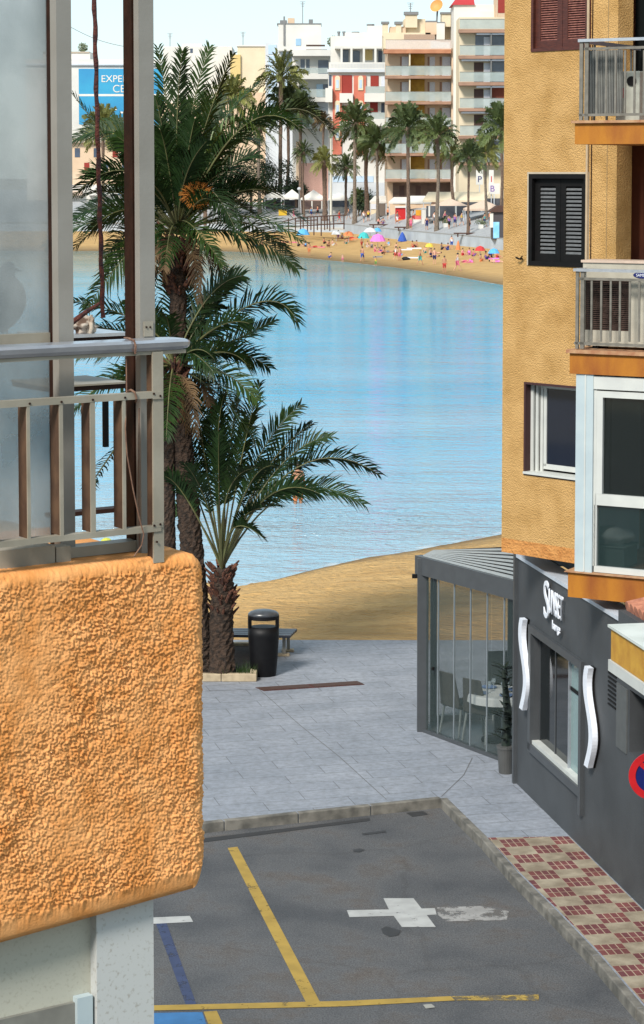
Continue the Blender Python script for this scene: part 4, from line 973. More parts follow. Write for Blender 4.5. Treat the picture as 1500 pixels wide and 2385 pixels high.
def palm(label, base, tpx, Y, explicit, nrand, Lf, leafL, crown, seed, boots=True, el=(-.5,1.3), mats=(M_leaf, M_leaf2), rscale=1.0, nl=48):
    rg = random.Random(seed)
    th = thing('palm_tree', label, 'palm tree', base, 'tall palms beside the near pavement' if Lf > 2.2 else None)
    pts_ = [base]+[AT(x, y, Y) for x, y, r in tpx]; rad = [tpx[0][2]*1.1*Y/FOC]+[r*Y/FOC for x, y, r in tpx]
    trunk(pts_, rad, rings=int((pts_[-1]-pts_[0]).length*26), ph=seed*.37).build('trunk', M_bark, th)
    cr = AT(crown[0], crown[1], Y)
    ml, ml2, ms = MB(), MB(), MB()
    for e in explicit:
        (vx, vy), (tx, ty), dy = e[:3]; L = leafL*(e[3] if len(e) > 3 else 1); st = e[4] if len(e) > 4 else .22
        b = AT(tx, ty, Y+dy); v = AT(vx, vy, Y+dy*.5); c = v*2-(cr+b)*.5
        frond(ml if rg.random() < .6 else ml2, ms, cr, c, b, L, nl, st, rg=rg)
    for k in range(nrand):
        az = k*2.39996+rg.uniform(-.2,.2); e_ = el[0]+(el[1]-el[0])*((k+.5)/nrand)**.9; Ln = Lf*rg.uniform(.85,1.1)
        d = Vector((math.cos(az)*math.cos(e_), math.sin(az)*math.cos(e_), math.sin(e_)))
        c = cr+d*Ln*.55+Vector((0,0,.12*Ln)); b = cr+d*Ln*.95-Vector((0,0,(.30*math.cos(e_))*Ln))
        frond(ml if rg.random() < .5 else ml2, ms, cr, c, b, leafL, int(nl*.9), .2, rg=rg)
    md = MB()
    for k in range(8 if nrand else 0):         # dead fronds hanging under the crown
        az = k*2.4+rg.uniform(0,1); hd_ = Vector((math.cos(az), math.sin(az), 0)); ln_ = rg.uniform(.9,1.5)*rscale
        frond(md, md, cr-Vector((0,0,.15)), cr+hd_*ln_*.55+Vector((0,0,.05)), cr+hd_*ln_*.6-Vector((0,0,ln_*.8)), .26, 26, .3, rg=rg)
    if nrand: md.build('dead_fronds', M_leafdry, th)
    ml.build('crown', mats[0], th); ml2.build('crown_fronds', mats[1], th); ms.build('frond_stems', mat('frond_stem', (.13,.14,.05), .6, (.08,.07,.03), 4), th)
    if boots:                                  # old leaf bases under the crown
        m = MB()
        for k in range(90):
            g = k*2.4; h_ = rg.uniform(-.95,.1)*rscale; r = rad[-1]*1.0; p_ = cr+Vector((r*math.cos(g), r*math.sin(g), h_-.05))
            d = Vector((math.cos(g)*.75, math.sin(g)*.75, .75)).normalized()
            m.tube([p_, p_+d*rg.uniform(.12,.32)*rscale], [.045*rscale,.014], 5)
        m.build('leaf_bases', mat('leaf_base_fibre', (.14,.055,.03), .95, (.03,.012,.01), 18, contrast=(.4,.6)), th)
    return th, cr
Yp = 39.6
bA = G(468,1570,.05); Yp = bA.y
thA, crA = palm('tallest near palm with a wide dark green crown and rough trunk, behind the left balcony', bA, [(462,1480,28),(449,1306,27),(435,1145,25),(420,984,23),(417,903,22),(414,682,19),(415,560,21)], Yp,
  [((400,330),(368,112),.4),((412,300),(425,118),-.6),((440,300),(489,108),.3),((470,320),(543,125),-.5),((490,330),(602,195),.8,.9),((620,275),(775,312),-.3,1.0),((600,290),(745,335),.9),((560,300),(700,300),-1.2),
   ((500,470),(600,505),-.4,1.1),((490,400),(585,430),.6),((540,330),(640,400),1.6),((470,430),(560,560),-1),((380,420),(300,230),.5),((300,390),(165,215),-.4),((310,330),(165,330),.6),((300,400),(160,470),-1),
   ((320,480),(170,580),.4),((330,560),(200,720),-.6),((350,520),(240,640),1.2),((440,520),(520,620),-1.2,.8),((350,360),(262,275),1.2),((450,380),(520,220),1.4),((430,420),(480,330),-1.6),((360,450),(270,420),-1.6),
   ((330,430),(160,520),2),((460,300),(580,300),2)],
  34, 2.45, .48, (415,545), 11, nl=54, el=(.0,1.38))
frs = MB(); frond(frs, None, crA, AT(520,300,Yp-.9)*2-(crA+AT(622,345,Yp-1.2))*.5, AT(622,345,Yp-1.2), .3, 46, .3, fall=.5)
frs.build('young_frond', M_leafy, thA)
fl_ = MB(); ctr = AT(458,452,Yp-.7); r4 = random.Random(2)
for k in range(420):
    d = Vector((r4.gauss(0,1), r4.gauss(0,.6), r4.gauss(-.1,.8))).normalized(); p_ = ctr+Vector((d.x*.24, d.y*.15, d.z*.2))*r4.random()**.5
    fl_.tube([p_, p_+d*.07], [.008,.004], 4)
fl_.build('flower_cluster', M_flower, thA)
bB = G(392,1560,.05)
thB, crB = palm('second near palm with a mid-height crown whose fronds arch over the blue water', bB, [(392,1400,19),(390,1200,18),(392,1000,17),(398,880,17)], bB.y-.4,
  [((480,700),(567,642),-.2,1.1),((480,730),(535,655),.4),((590,708),(692,750),-.3,1.15),((530,800),(640,745),.6),((510,820),(575,849),-.4,1.1),((440,820),(500,870),-.8),((350,720),(290,610),.3),((340,760),(170,700),-.3),
   ((330,800),(180,830),.5),((400,700),(380,560),.6),((420,760),(450,640),1.0),((350,860),(240,900),-.5),((420,900),(470,960),.9,.8),((370,930),(300,990),.7,.8),((230,1100),(225,1120),2.4,.6)],
  18, 1.8, .44, (404,855), 23, el=(-.6,1.1), nl=48)
bC = G(515,1573,.05)
palm('young short palm in the stone planter next to the litter bin, with long upright fronds', bC, [(514,1500,29),(516,1430,27),(519,1370,24),(520,1325,20)], bC.y+.1,
  [((476,1060),(449,888),.2,.95,.34),((505,1080),(521,922),-.4,.9,.36),((530,1090),(556,920),.4,.9,.36),((560,1080),(605,893),-.2,.95,.34),((590,1090),(700,943),.3,.95,.36),((610,1110),(726,988),-.6,.95,.36),
   ((640,1100),(770,1017),.4,.95,.36),((690,1090),(884,1106),-.2,1.0,.4),((670,1150),(848,1175),.3,1.0,.4),((620,1120),(760,1080),1.0,.95,.38),((575,1140),(640,1085),-1.6,.85,.36),((500,1120),(480,980),1.0,.9,.34),
   ((450,1130),(395,990),.5,.9,.38),((440,1170),(385,1110),-.4,.9,.4),((560,1210),(660,1180),-1.2,.85,.42),((590,1180),(690,1140),1.4,.9,.42),((470,1110),(415,950),1.0,.9,.4),((540,1120),(580,980),1.3,.9,.36),
   ((450,1200),(395,1210),.9,.8,.45),((545,1230),(615,1255),-1,.7,.5),((530,1150),(600,1090),-1.9,.85,.4),((480,1170),(430,1080),-1.5,.85,.4),((510,1140),(510,1010),-1.2,.85,.38),((620,1160),(745,1150),-1,.9,.42),((520,1080),(490,930),1.4,.9,.4)],
  0, 2.0, .47, (517,1325), 31, mats=(M_leaf2, M_leaf), rscale=.8, nl=50)
# tuft of grass at the planter
m = MB(); r6 = random.Random(8)
for k in range(160):
    p_ = bC+Vector((r6.uniform(-.1,.6), r6.uniform(-.25,.3), .02)); d = Vector((r6.uniform(-.5,.5), r6.uniform(-.5,.5), 1)).normalized(); i = len(m.v)
    L_ = r6.uniform(.08,.25); m.v += [p_, p_+Vector((.012,0,0)), p_+d*L_]; m.f.append((i,i+1,i+2))
m.build('grass_tuft', M_leaf, kind='stuff')
#@@PART3@@
# ------------------------------------------------------------------ far shore: buildings
M_w = mat('white_render', (.66,.63,.58), .85, (.58,.56,.52), .3)
M_w2 = mat('cool_white_render', (.58,.60,.62), .85, (.5,.52,.55), .3)
M_peach = mat('peach_render', (.62,.46,.32), .85, (.56,.40,.27), .4)
M_cr = mat('cream_render_far', (.66,.56,.40), .85, (.6,.5,.35), .4)
M_yel = mat('yellow_render', (.65,.48,.2), .85)
M_redr = mat('coral_red_render', (.56,.17,.11), .85, (.48,.13,.08), .6)
M_dred = mat('dark_red_render', (.28,.03,.02), .85)
M_slab = mat('brown_slab_edge', (.33,.19,.13), .8, (.26,.15,.1), .8)
M_slabo = mat('orange_brown_slab', (.45,.2,.11), .8, (.36,.15,.08), .8)
M_win = mat('far_window_glass', (.03,.045,.08), .15, (.06,.08,.13), .6, spec=.8)
M_winb = mat('blue_far_glass', (.15,.3,.5), .15, (.3,.45,.6), .3, spec=.8)
M_winl = mat('pale_blue_glass', (.4,.52,.66), .2, (.5,.6,.7), .2)
M_shut = mat('white_roller_shutter', (.62,.63,.68), .6)
M_och = mat('ochre_curtain', (.42,.24,.03), .8, (.32,.17,.02), 2)
M_brd = mat('dark_brown_door', (.07,.03,.02), .6)
M_rg = glass('balcony_glass', (.42,.48,.46), .55, .3)
M_gry = mat('roof_grey', (.2,.2,.2), .8)
M_awn = mat('pink_beige_awning', (.6,.45,.35), .8)
def bldg(label, Y, cx, items, cat='building', name='building', dx=0):
    g = AT(cx, 500, Y); root = thing(name, label, cat, (g.x, Y, 0))
    Fb = Frame((0, Y), (1, 0)); last = root
    for it in items:
        nm, mt, x0, x1, y0, y1, n0, n1 = it[:8]; sub = len(it) > 8
        o = MB().px(Fb, x0, x1, y0, y1, n0, n1).build(nm, mt, last if sub else root)
        if not sub: last = o
    return root, Fb
GB = 560   # pixel row below the ground line, so that walls reach into the ground
# right: beige block with brown slabs
it = [('wall', M_cr, 1070, 1330, 40, GB, 0, -14)]
sl_y = [(68,76),(129,137),(191,199),(252,259),(316,323),(378,385)]
for k, (a, b) in enumerate(sl_y):
    it.append(('balcony', M_slab, 1069, 1330, a, b, 1.6, 0)); it.append(('railing', M_rg, 1071, 1330, a-23, a-1, 1.55, 1.5, 1)); it.append(('rail', M_railm, 1071, 1330, a-24, a-23, 1.58, 1.5, 1))
for x in range(0): pass
for k in range(1, 6):
    t, b = sl_y[k-1][1]+2, sl_y[k][0]
    it.append(('window', M_win, 1107, 1140, t+4, b, .04, 0) if k in (1,) else ('window', M_brd, 1104, 1126, t+6, b, .04, 0))
    it.append(('shutter', M_shut, 1127, 1143, t+8, b, .05, 0)); it.append(('window', M_win if k != 3 else mat('rust_door', (.25,.05,.02), .7), 1146, 1190, t+2, b, .04, 0))
    it.append(('awning', M_shut, 1110 if k%2 else 1075, 1200, t-1, t+3, 1.3, .1))
    it.append(('divider', M_gry, 1143, 1145, t-2, b, 1.4, 0))
it += [('window', M_dred, 1160, 1200, -20, 30, .05, 0), ('upper_wall', M_peach, 1160, 1330, -60, 40, 0, -8), ('shopfront', mat('dim_terrace2', (.10,.10,.11), .8, (.04,.04,.05), .8), 1075, 1185, 462, 510, .1, 0)]  # shopfront band added dark, carrying the ground-floor shade in its colour
bldg('beige apartment block with brown balcony slabs beside the stucco wall, rightmost across the bay', 306, 1130, it, 'apartment building', 'apartment_block')
it = [('wall', M_w, 1057, 1159, 11, GB, 0, -9), ('parapet', M_w, 1118, 1160, 26, 48, .4, 0)]
r_, Fb = bldg('white house top with a red sloping roof between the two beige blocks', 313, 1080, it, 'house', 'white_house')
def gable(F, x0, x1, xa, yb, yt, n0, n1, mt, nm, root):
    u0, z0 = F.hit(x0, yb, n0); u1 = F.hit(x1, yb, n0)[0]; ua, za = F.hit(xa, yt, n0); ub = F.hit(x1-3, yt, n0)[0]
    MB().prism([F.pt(u0,z0,n0), F.pt(u1,z0,n0), F.pt(ub,za,n0), F.pt(ua,za,n0)], F.n*(n1-n0)).build(nm, mt, root)
gable(Fb, 1051, 1106, 1064, 11, -6, .3, -6, mat('red_roof', (.5,.04,.05), .7), 'roof', r_)
# middle: beige block with ochre curtains
it = [('wall', M_peach, 903, 1070, 112, GB, 0, -14), ('side_wall', M_peach, 1052, 1072, 112, GB, 1.6, 0)]
sl_y = [(115,124),(176,183),(236,243),(296,303),(357,363),(417,423)]
for k, (a, b) in enumerate(sl_y):
    it.append(('balcony', M_slabo if k == 0 else M_slab, 894 if k == 0 else 897, 1051, a, b, 2.2, 0))
    it.append(('railing', M_rg if k else mat('white_railing', (.7,.6,.55), .6, alpha=.55), 898, 1051, a-22, a-1, 2.15, 2.1, 1)); it.append(('rail', M_railm, 898, 1051, a-23, a-22, 2.15, 2.1, 1))
for k in range(1, 6):
    t, b = sl_y[k-1][1], sl_y[k][0]
    it += [('shutter', M_shut, 936, 953, t+8, b, .05, 0), ('frame', M_slab, 932, 936, t+8, b, .04, 0), ('curtain', M_och, 957, 989, t+2, b, .3, .1), ('divider', M_cr, 953, 956, t, b, 2, 0),
           ('shutter', M_shut, 1001, 1013, t+8, b, .05, 0), ('frame', M_slab, 996, 1000, t+8, b, .04, 0), ('shutter', M_shut, 1030, 1049, t+8, b, .05, 0), ('frame', M_slab, 1024, 1029, t+8, b, .04, 0)]
it += [('shopfront', mat('shop_interior_brown', (.16,.1,.07), .8, (.08,.05,.04), .6), 915, 1050, 426, 475, .06, 0), ('door', M_brd, 930, 942, 432, 475, .1, 0, 1), ('door', M_brd, 968, 980, 432, 475, .1, 0, 1)]
it += [('roof_block', M_cr, 893, 1003, 76, 113, -3, -10), ('roof_block', M_peach, 908, 945, 62, 78, -3.5, -8), ('roof_block', M_cr, 941, 991, 44, 78, -4, -9), ('roof_block', M_peach, 991, 1018, 52, 80, -3, -8), ('roof_block', M_w, 1017, 1036, 54, 92, -2.6, -7), ('roof_block', M_cr, 1028, 1052, 30, 95, -5, -8),
       ('terrace_screen', mat('tan_screen', (.4,.28,.2), .7), 941, 1013, 80, 95, -.5, -.6)]
for x0, x1, y0, y1, c in ((888,907,50,55,M_gry),(919,938,50,56,M_gry),(941,975,27,34,M_gry),(992,1017,48,52,M_gry),(1019,1036,51,55,M_gry),(1026,1053,28,32,M_gry)):
    it.append(('chimney', M_cr, x0+3, x1-3, y1, y1+30, -3.2, -4.2)); it.append(('chimney_cap', c, x0, x1, y0, y1, -3, -4.4, 1))
r_, Fb = bldg('beige apartment block with ochre curtains and dark-capped chimneys, in the middle across the bay', 316, 980, it, 'apartment building', 'apartment_block')
q = AT(1017, 36, 320)
ds = thing('satellite_dish', 'large orange satellite dish on the roof of the middle beige apartment block', 'satellite dish', q)
m = MB(); N = 18; ax = Vector((-.45,-.85,.45)).normalized(); s1 = ax.cross(Vector((0,0,1))).normalized(); s2 = s1.cross(ax); cc = q+Vector((.1,0,1.2))
rr2 = []
for k in range(7):
    r = .95*k/6; rr2.append([cc+ax*(.35*(k/6)**2)+(s1*math.cos(6.2832*j/N)+s2*math.sin(6.2832*j/N))*max(r,.001) for j in range(N)])
for r in rr2: m.v += r
for k in range(6):
    for j in range(N): m.f.append((k*N+j, k*N+(j+1)%N, (k+1)*N+(j+1)%N, (k+1)*N+j))
dsh = m.build('dish', mat('orange_dish', (.6,.3,.08), .6), ds)
MB().tube([cc-ax*.02, cc-ax*.12], .25, 12).build('hub', M_gry, dsh)
MB().tube([q-Vector((0,0,1)), cc-ax*.1], .12, 8).build('mast', M_gry, ds)
# white and coral building
it = [('wall', M_w, 765, 905, 163, GB, 0, -12), ('terrace_wall', M_w, 770, 905, 84, 166, -3, -12), ('roof_block', M_w, 803, 905, 76, 90, -3.5, -9), ('roof_block', M_w, 856, 902, 60, 80, -4, -9),
      ('cornice', M_w2, 762, 906, 161, 168, .6, 0), ('terrace_parapet', M_w, 766, 906, 145, 162, .4, .1), ('roof_slab', M_w, 780, 902, 107, 113, -.2, -3)]
for x in (793, 816, 845, 872): it.append(('column', M_w, x, x+5, 113, 146, -.2, -.6))
it += [('window', M_win, 793, 812, 115, 145, -2.9, -3), ('window', M_win, 822, 838, 118, 145, -2.9, -3), ('window', M_yel, 850, 868, 115, 140, -2.9, -3), ('window', M_win, 881, 890, 118, 145, -2.9, -3), ('window', M_win, 766, 772, 175, 200, .05, 0)]
for (x0, x1) in ((775,796),(824,853)):
    it.append(('red_panel', M_redr, x0, x1, 176, 360, .25, 0))
for (x0, x1, ya, yb) in ((780,792,178,210),(834,846,178,210),(780,792,236,268),(834,846,236,270),(780,792,296,326),(834,846,296,326)):
    it += [('window_surround', M_cr, x0, x1, ya+4, yb, .4, .25), ('pane', M_winl, x0+3, x1-3, ya+8, yb-5, .44, .4, 1)]
for (x0, x1, ya, yb) in ((796,820,175,218),(863,882,176,201),(862,880,238,261),(797,820,246,290),(862,880,300,330)):
    it.append(('recess', M_dred if x0 > 790 else M_redr, x0, x1, ya, yb, .1, 0))
it += [('balcony', M_w, 791, 822, 217, 239, 1.4, 0), ('balcony', M_w, 849, 905, 217, 237, 1.6, 0), ('balustrade', M_rg, 851, 905, 201, 217, 1.5, 1.3, 1), ('balcony', M_w, 849, 905, 277, 293, 1.6, 0), ('balustrade', M_rg, 851, 905, 262, 277, 1.5, 1.3, 1),
       ('balcony', M_w, 758, 774, 205, 238, 1.3, 0), ('balcony', M_w, 791, 822, 282, 300, 1.4, 0), ('balcony', M_w, 849, 905, 338, 352, 1.6, 0), ('window', M_win, 888, 900, 240, 262, .05, 0), ('window', M_shut, 888, 900, 178, 202, .05, 0),
       ('shopfront', M_win, 770, 812, 463, 482, .5, 0), ('shop_fascia', M_w2, 765, 905, 425, 462, .6, 0), ('window', M_winl, 775, 870, 410, 424, .1, 0)]
r_, Fb = bldg('white and coral-red building with arched windows and balustraded balconies across the bay', 346, 830, it, 'apartment building', 'apartment_block')
for (x0, x1, ya) in ((780,792,182),(834,846,182),(780,792,240),(834,846,240)):
    u0, z0 = Fb.hit(x0, ya, .4); u1 = Fb.hit(x1, ya, .4)[0]; c_, rr3 = (u0+u1)/2, (u1-u0)/2
    MB().prism([Fb.pt(c_+rr3*math.cos(math.pi*k/10), z0+rr3*math.sin(math.pi*k/10), .4) for k in range(11)], (0,.14,0)).build('window_arch', M_cr, r_)
# balusters along the terrace
m = MB(); 
for k in range(40): a = Fb.hit(770+k*3.4, 150, .5)[0]; m.fbox(Fb, a, a+.06, Fb.hit(800,158,.5)[1], Fb.hit(800,148,.5)[1], .46, .41)
m.build('terrace_balusters', M_w2, r_)
for x, y in ((789,77),(801,77),(828,78),(863,60)):
    q = AT(x, y, 351)
    MB().tube([q-Vector((0,0,1.2)), q], .35 if x > 810 else .18, 10).build('vent_pipe', M_gry, r_)
    MB().tube([q, q+Vector((0,0,.25))], .6 if x > 810 else .25, 10).build('vent_cap', M_gry, r_)
# white flats with dark blue windows
it = [('wall', M_w, 681, 770, 116, GB, 0, -12), ('roof_edge', M_w, 680, 791, 116, 130, 1.8, 0), ('balcony', M_w, 690, 765, 172, 184, 1.8, 0), ('balcony', M_w, 698, 765, 227, 237, 1.8, 0), ('lower_wall', M_w2, 690, 765, 238, 300, .3, 0),
      ('window', M_win, 700, 721, 138, 172, .08, 0), ('window', M_win, 741, 765, 140, 172, .08, 0), ('frame', M_w, 710, 713, 138, 172, .12, .05), ('railing', M_rg, 692, 764, 158, 171, 1.7, 1.6), ('window', M_winb, 737, 752, 196, 226, .08, 0), ('window', M_win, 752, 764, 196, 226, .08, 0),
      ('window', M_win, 704, 722, 205, 227, .08, 0), ('railing', M_rg, 700, 764, 208, 226, 1.7, 1.6), ('window', M_win, 735, 750, 262, 275, .35, .3), ('window', M_peach, 690, 700, 330, 420, .1, 0),
      ('balcony', M_w, 690, 765, 290, 300, 1.8, 0), ('railing', M_rg, 692, 765, 272, 289, 1.7, 1.6), ('lower_shop', mat('pink_shop', (.6,.35,.28), .8), 700, 765, 380, 470, .2, 0),
      ('roof_tower', M_w, 648, 748, 55, 118, -3, -10), ('tower_edge', M_gry, 645, 749, 54, 56, -2.9, -10), ('pipe', M_gry, 660, 664, 38, 105, -2.8, -3), ('roof_machine', M_gry, 652, 668, 47, 55, -4, -6), ('roof_machine', M_peach, 670, 686, 42, 54, -4, -6), ('roof_machine', M_gry, 719, 729, 45, 54, -4, -5),
      ('pergola', M_brd, 713, 757, 104, 107, .5, -1), ('pergola', M_brd, 713, 762, 115, 118, .8, -1), ('window', M_winb, 689, 701, 90, 106, -2.9, -3)]
bldg('white flats with dark blue windows and a blocky roof tower, left of the coral building', 366, 725, it, 'apartment building', 'apartment_block')
it = [('wall', M_w2, 618, 682, 100, GB, 0, -10)]
for k in range(7): it += [('window', M_winl, 625, 644, 104+k*26, 126+k*26, .1, 0), ('window', M_win if k%3 == 1 else M_winl, 654, 662, 106+k*26, 128+k*26, .1, 0), ('window', M_winl, 664, 680, 106+k*26, 126+k*26, .1, 0)]
bldg('narrow pale glass-fronted building behind the palm crowns, left of the white flats', 373, 650, it)
bldg('cream windowless gable-end building with a yellow side, left of the glass-fronted building', 379, 585, [('wall', M_cr, 553, 622, 107, GB, 0, -12), ('side_wall', M_yel, 536, 560, 127, 200, .5, -8), ('window', M_win, 538, 552, 180, 200, .6, .5), ('lower_wall', M_peach, 500, 622, 215, GB, 1.2, 0), ('roof_edge', M_w, 551, 623, 105, 108, .2, -12)])
it = [('wall', M_w, 380, 540, 108, GB, 0, -12), ('roof_block', M_w, 425, 470, 102, 112, -1, -6), ('window', M_win, 443, 449, 113, 123, .05, 0), ('lower_wall', M_peach, 370, 540, 240, GB, 2, 0)]
for k in range(10): it.append(('window', M_win if k%2 else M_shut, 385+k*15, 394+k*15, 262+(k%3)*20, 282+(k%3)*20, 2.06, 2))
bldg('long white building behind the tallest palm with a small dark window at its top', 388, 455, it)
it = [('wall', M_w, 60, 392, 138, GB, 0, -14), ('roof_block', M_w, 100, 210, 122, 142, -2, -9), ('roof_edge', mat('roof_tiles_far', (.4,.33,.26), .9), 100, 208, 120, 124, -1.9, -9), ('ledge', M_w2, 60, 392, 148, 152, .4, 0)]
bldg('long low white building carrying the blue billboard at the left', 402, 250, it)
it = [('wall', M_peach, 120, 500, 330, GB, 0, -8), ('lower_wall', M_w, 120, 500, 430, GB, .6, 0), ('roof', mat('roof_tiles_far', (.4,.33,.26), .9), 115, 505, 322, 332, .8, -8)]
for k in range(16): it.append(('window', M_win if k%3 else M_dred, 130+k*22, 142+k*22, 345+(k%2)*34, 366+(k%2)*34, .06, 0))
for k in range(5): it.append(('shop_awning', [M_awn, M_w, M_winb, M_awn, M_w][k], 135+k*70, 190+k*70, 445, 455, 2.2, .6))
bldg('low peach terrace of houses and shops behind the crowns of the near palms', 384, 300, it, 'house', 'terraced_house')
# billboard
q = AT(300, 290, 396); bbd = thing('billboard', 'large bright blue advertising billboard with white capital letters on the white building', 'billboard', (q.x, 396, 0))
FB_ = Frame((0,396),(1,0))
MB().px(FB_, 183, 424, 160, 290, 0, -.5).build('board', mat('bright_blue_board', (.02,.2,.42), .5, (.03,.3,.5), .12), bbd)
MB().px(FB_, 183, 424, 219, 224, .02, 0).build('white_stripe', M_w, bbd)
text('letters', 'EXPERIENCE', FB_, 235, 191, 1.68, .03, M_w, bbd, .02, 1.0)
text('letters', 'CENTER', FB_, 262, 215, 1.85, .03, M_w, bbd, .02, 1.0)
for k, x in enumerate((230, 246, 262, 280, 300)): MB().px(FB_, x, x+10, 252+k%2*8, 256+k%2*8, .03, 0).build('small_text_line', M_w, bbd)
for x in (200, 300, 405): MB().px(FB_, x, x+4, 290, GB, -.1, -.5).build('leg', M_gry, bbd)
# aerials
for x, yt, yb, Y, lb in ((705,4,56,371,'tall thin roof aerial on the white tower of the flats'),(396,78,112,392,'roof aerial above the tallest palm, left of its highest frond'),(566,75,108,385,'roof aerial on the cream gable-end building'),(956,7,28,320,'short aerial on the widest dark-capped chimney')):
    a, b = AT(x,yb+4,Y), AT(x,yt,Y); t = thing('aerial', lb, 'aerial', a, 'roof aerials')
    MB().tube([a,b], .06, 6).build('mast', M_gry, t); m = MB()
    for k in range(4): z = b.z-.25*k; m.box(b.x-.45+.08*k, b.x+.45-.08*k, b.y-.03, b.y+.03, z-.03, z+.03)
    m.build('elements', M_gry, t)
for x, Y, lb in ((192,408,'round roof shrub on the low white building at the left'),(774,356,'dark green roof shrub between the tower and the coral building')):
    q = AT(x, 112 if x < 300 else 98, Y); s = thing('roof_shrub', lb, 'shrub', q-Vector((0,0,.8)))
    m = MB(); r7 = random.Random(x)
    for k in range(260):
        d = Vector((r7.gauss(0,1),r7.gauss(0,1),r7.gauss(0,1))).normalized()*(.9*r7.random()**.4); a = q+d; i = len(m.v)
        m.v += [a, a+Vector((.2,0,.08)), a+Vector((.05,.05,.22))]; m.f.append((i,i+1,i+2))
    m.build('foliage', M_leaffar, s); MB().tube([q-Vector((0,0,1.6)), q], .12, 6).build('stem', M_barkfar, s)
wv = MB(); a, b = AT(150,55,300), AT(300,110,300); wv.tube([a.lerp(b,k/12)-Vector((0,0,.5*math.sin(math.pi*k/12))) for k in range(13)], .035, 4)
wv = wv.build('overhead_cable', M_gry); wv['label'] = 'thin overhead cable sloping down across the sky at the left'; wv['category'] = 'cable'

# ------------------------------------------------------------------ far palms
protos = []
for pk in range(4):
    rg = random.Random(100+pk); ml = MB(); o0 = Vector((0,0,0))
    for k in range(50):
        az = k*2.39996+rg.uniform(-.25,.25); e_ = -.75+2.15*((k+.5)/50)**.8; Ln = rg.uniform(.85,1.1)
        d = Vector((math.cos(az)*math.cos(e_), math.sin(az)*math.cos(e_), math.sin(e_)))
        frond(ml, ml, o0, d*Ln*.6+Vector((0,0,.1)), d*Ln*.95-Vector((0,0,.28*math.cos(e_))), .21, 17, .16, r0=.012, wdt=.045, fall=.25, rg=rg)
    me = bpy.data.meshes.new('far_crown'); me.from_pydata(ml.v, [], ml.f); me.materials.append(M_leaffar); protos.append(me)
me2 = protos[1].copy(); me2.materials.clear(); me2.materials.append(mat('olive_palm_leaf', (.17,.17,.035), .6, (.09,.1,.02), .5))
me3 = protos[2].copy(); me3.materials.clear(); me3.materials.append(mat('brown_palm_leaf', (.16,.11,.04), .7, (.1,.06,.03), .5))
palms = [(605,330,300,500,52,8,0,'far palm with a thick pale trunk right of the near palm crown'),(652,262,182,486,62,10,4,'far palm with the highest crown, sunlit olive fronds above the glass-fronted building'),
 (668,262,250,480,58,8,0,'far palm crown just below the highest olive crown'),(540,250,232,500,55,8,4,'olive far palm behind the tallest near palm'),(708,380,357,506,30,5,0,'slender far palm in front of the white tent canopies'),
 (757,415,378,514,36,11,4,'thick-trunked short far palm beside the pale lamp post'),(826,330,288,521,52,9,0,'far palm with a thick grey trunk in front of the coral building'),(806,420,392,503,34,7,0,'small dark far palm behind the thick grey trunk'),
 (855,375,335,503,42,10,0,'far palm with a wide dark trunk between the coral and beige buildings'),(880,372,336,515,44,7,0,'far palm in front of the slanted white awnings, left of the reddish trunk'),(907,400,362,492,40,8,5,'far palm with a reddish shaded trunk behind the awnings'),
 (952,345,300,532,60,9,0,'large far palm in the middle of the promenade beside the red shop door'),(1017,365,318,538,54,9,0,'far palm with a straight thick trunk by the beige parasols'),(1057,400,362,497,38,8,4,'yellowish far palm with a stocky pale trunk above the parasols'),
 (1090,420,368,547,42,6,0,'thin dark-trunked far palm standing by the promenade bench'),(1133,405,358,512,40,7,4,'olive far palm in front of the white posters'),(1166,375,300,545,62,8,0,'large far palm close to the mustard wall above the dark kiosk'),
 (755,300,285,500,26,5,5,'dry brown tuft palm between the white flats and the coral building'),(835,475,460,505,22,4,0,'little dark green palm under the awnings'),(478,300,262,520,50,8,0,'far palm showing through the right side of the tallest near crown'),
 (240,330,300,500,55,8,4,'far palm seen between the left window posts'),(925,385,372,470,46,8,4,'broad yellow-green far palm behind the middle of the row'),(700,300,262,500,50,8,0,'far palm beside the white flats, right of the highest crowns')]
for k, (x, yc2, yc, yb, R, tw, pi, lb) in enumerate(palms):
    g = F(x, yb); Y = g.y; cr = AT(x+rnd.uniform(-3,3), yc, Y); th = thing('palm_tree', lb, 'palm tree', g, 'palms along the far promenade')
    tr_ = tw*Y/FOC; mid = g.lerp(cr, .5)+Vector((rnd.uniform(-.2,.2),0,0))
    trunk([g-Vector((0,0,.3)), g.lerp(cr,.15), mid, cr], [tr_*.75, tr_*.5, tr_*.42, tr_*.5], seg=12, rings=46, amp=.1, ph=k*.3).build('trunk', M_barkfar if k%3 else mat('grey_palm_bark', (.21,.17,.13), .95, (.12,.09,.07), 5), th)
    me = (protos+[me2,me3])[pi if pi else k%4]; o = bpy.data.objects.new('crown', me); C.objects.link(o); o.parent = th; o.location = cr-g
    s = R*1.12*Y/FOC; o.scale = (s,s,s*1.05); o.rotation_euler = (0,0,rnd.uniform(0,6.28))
    m = MB(); m.lathe(cr-Vector((0,0,.9)), [(tr_*.5,0),(tr_*.95,.5),(tr_*.9,.9),(tr_*.3,1.2)], 10); m.build('leaf_bases', M_barkfar, th)
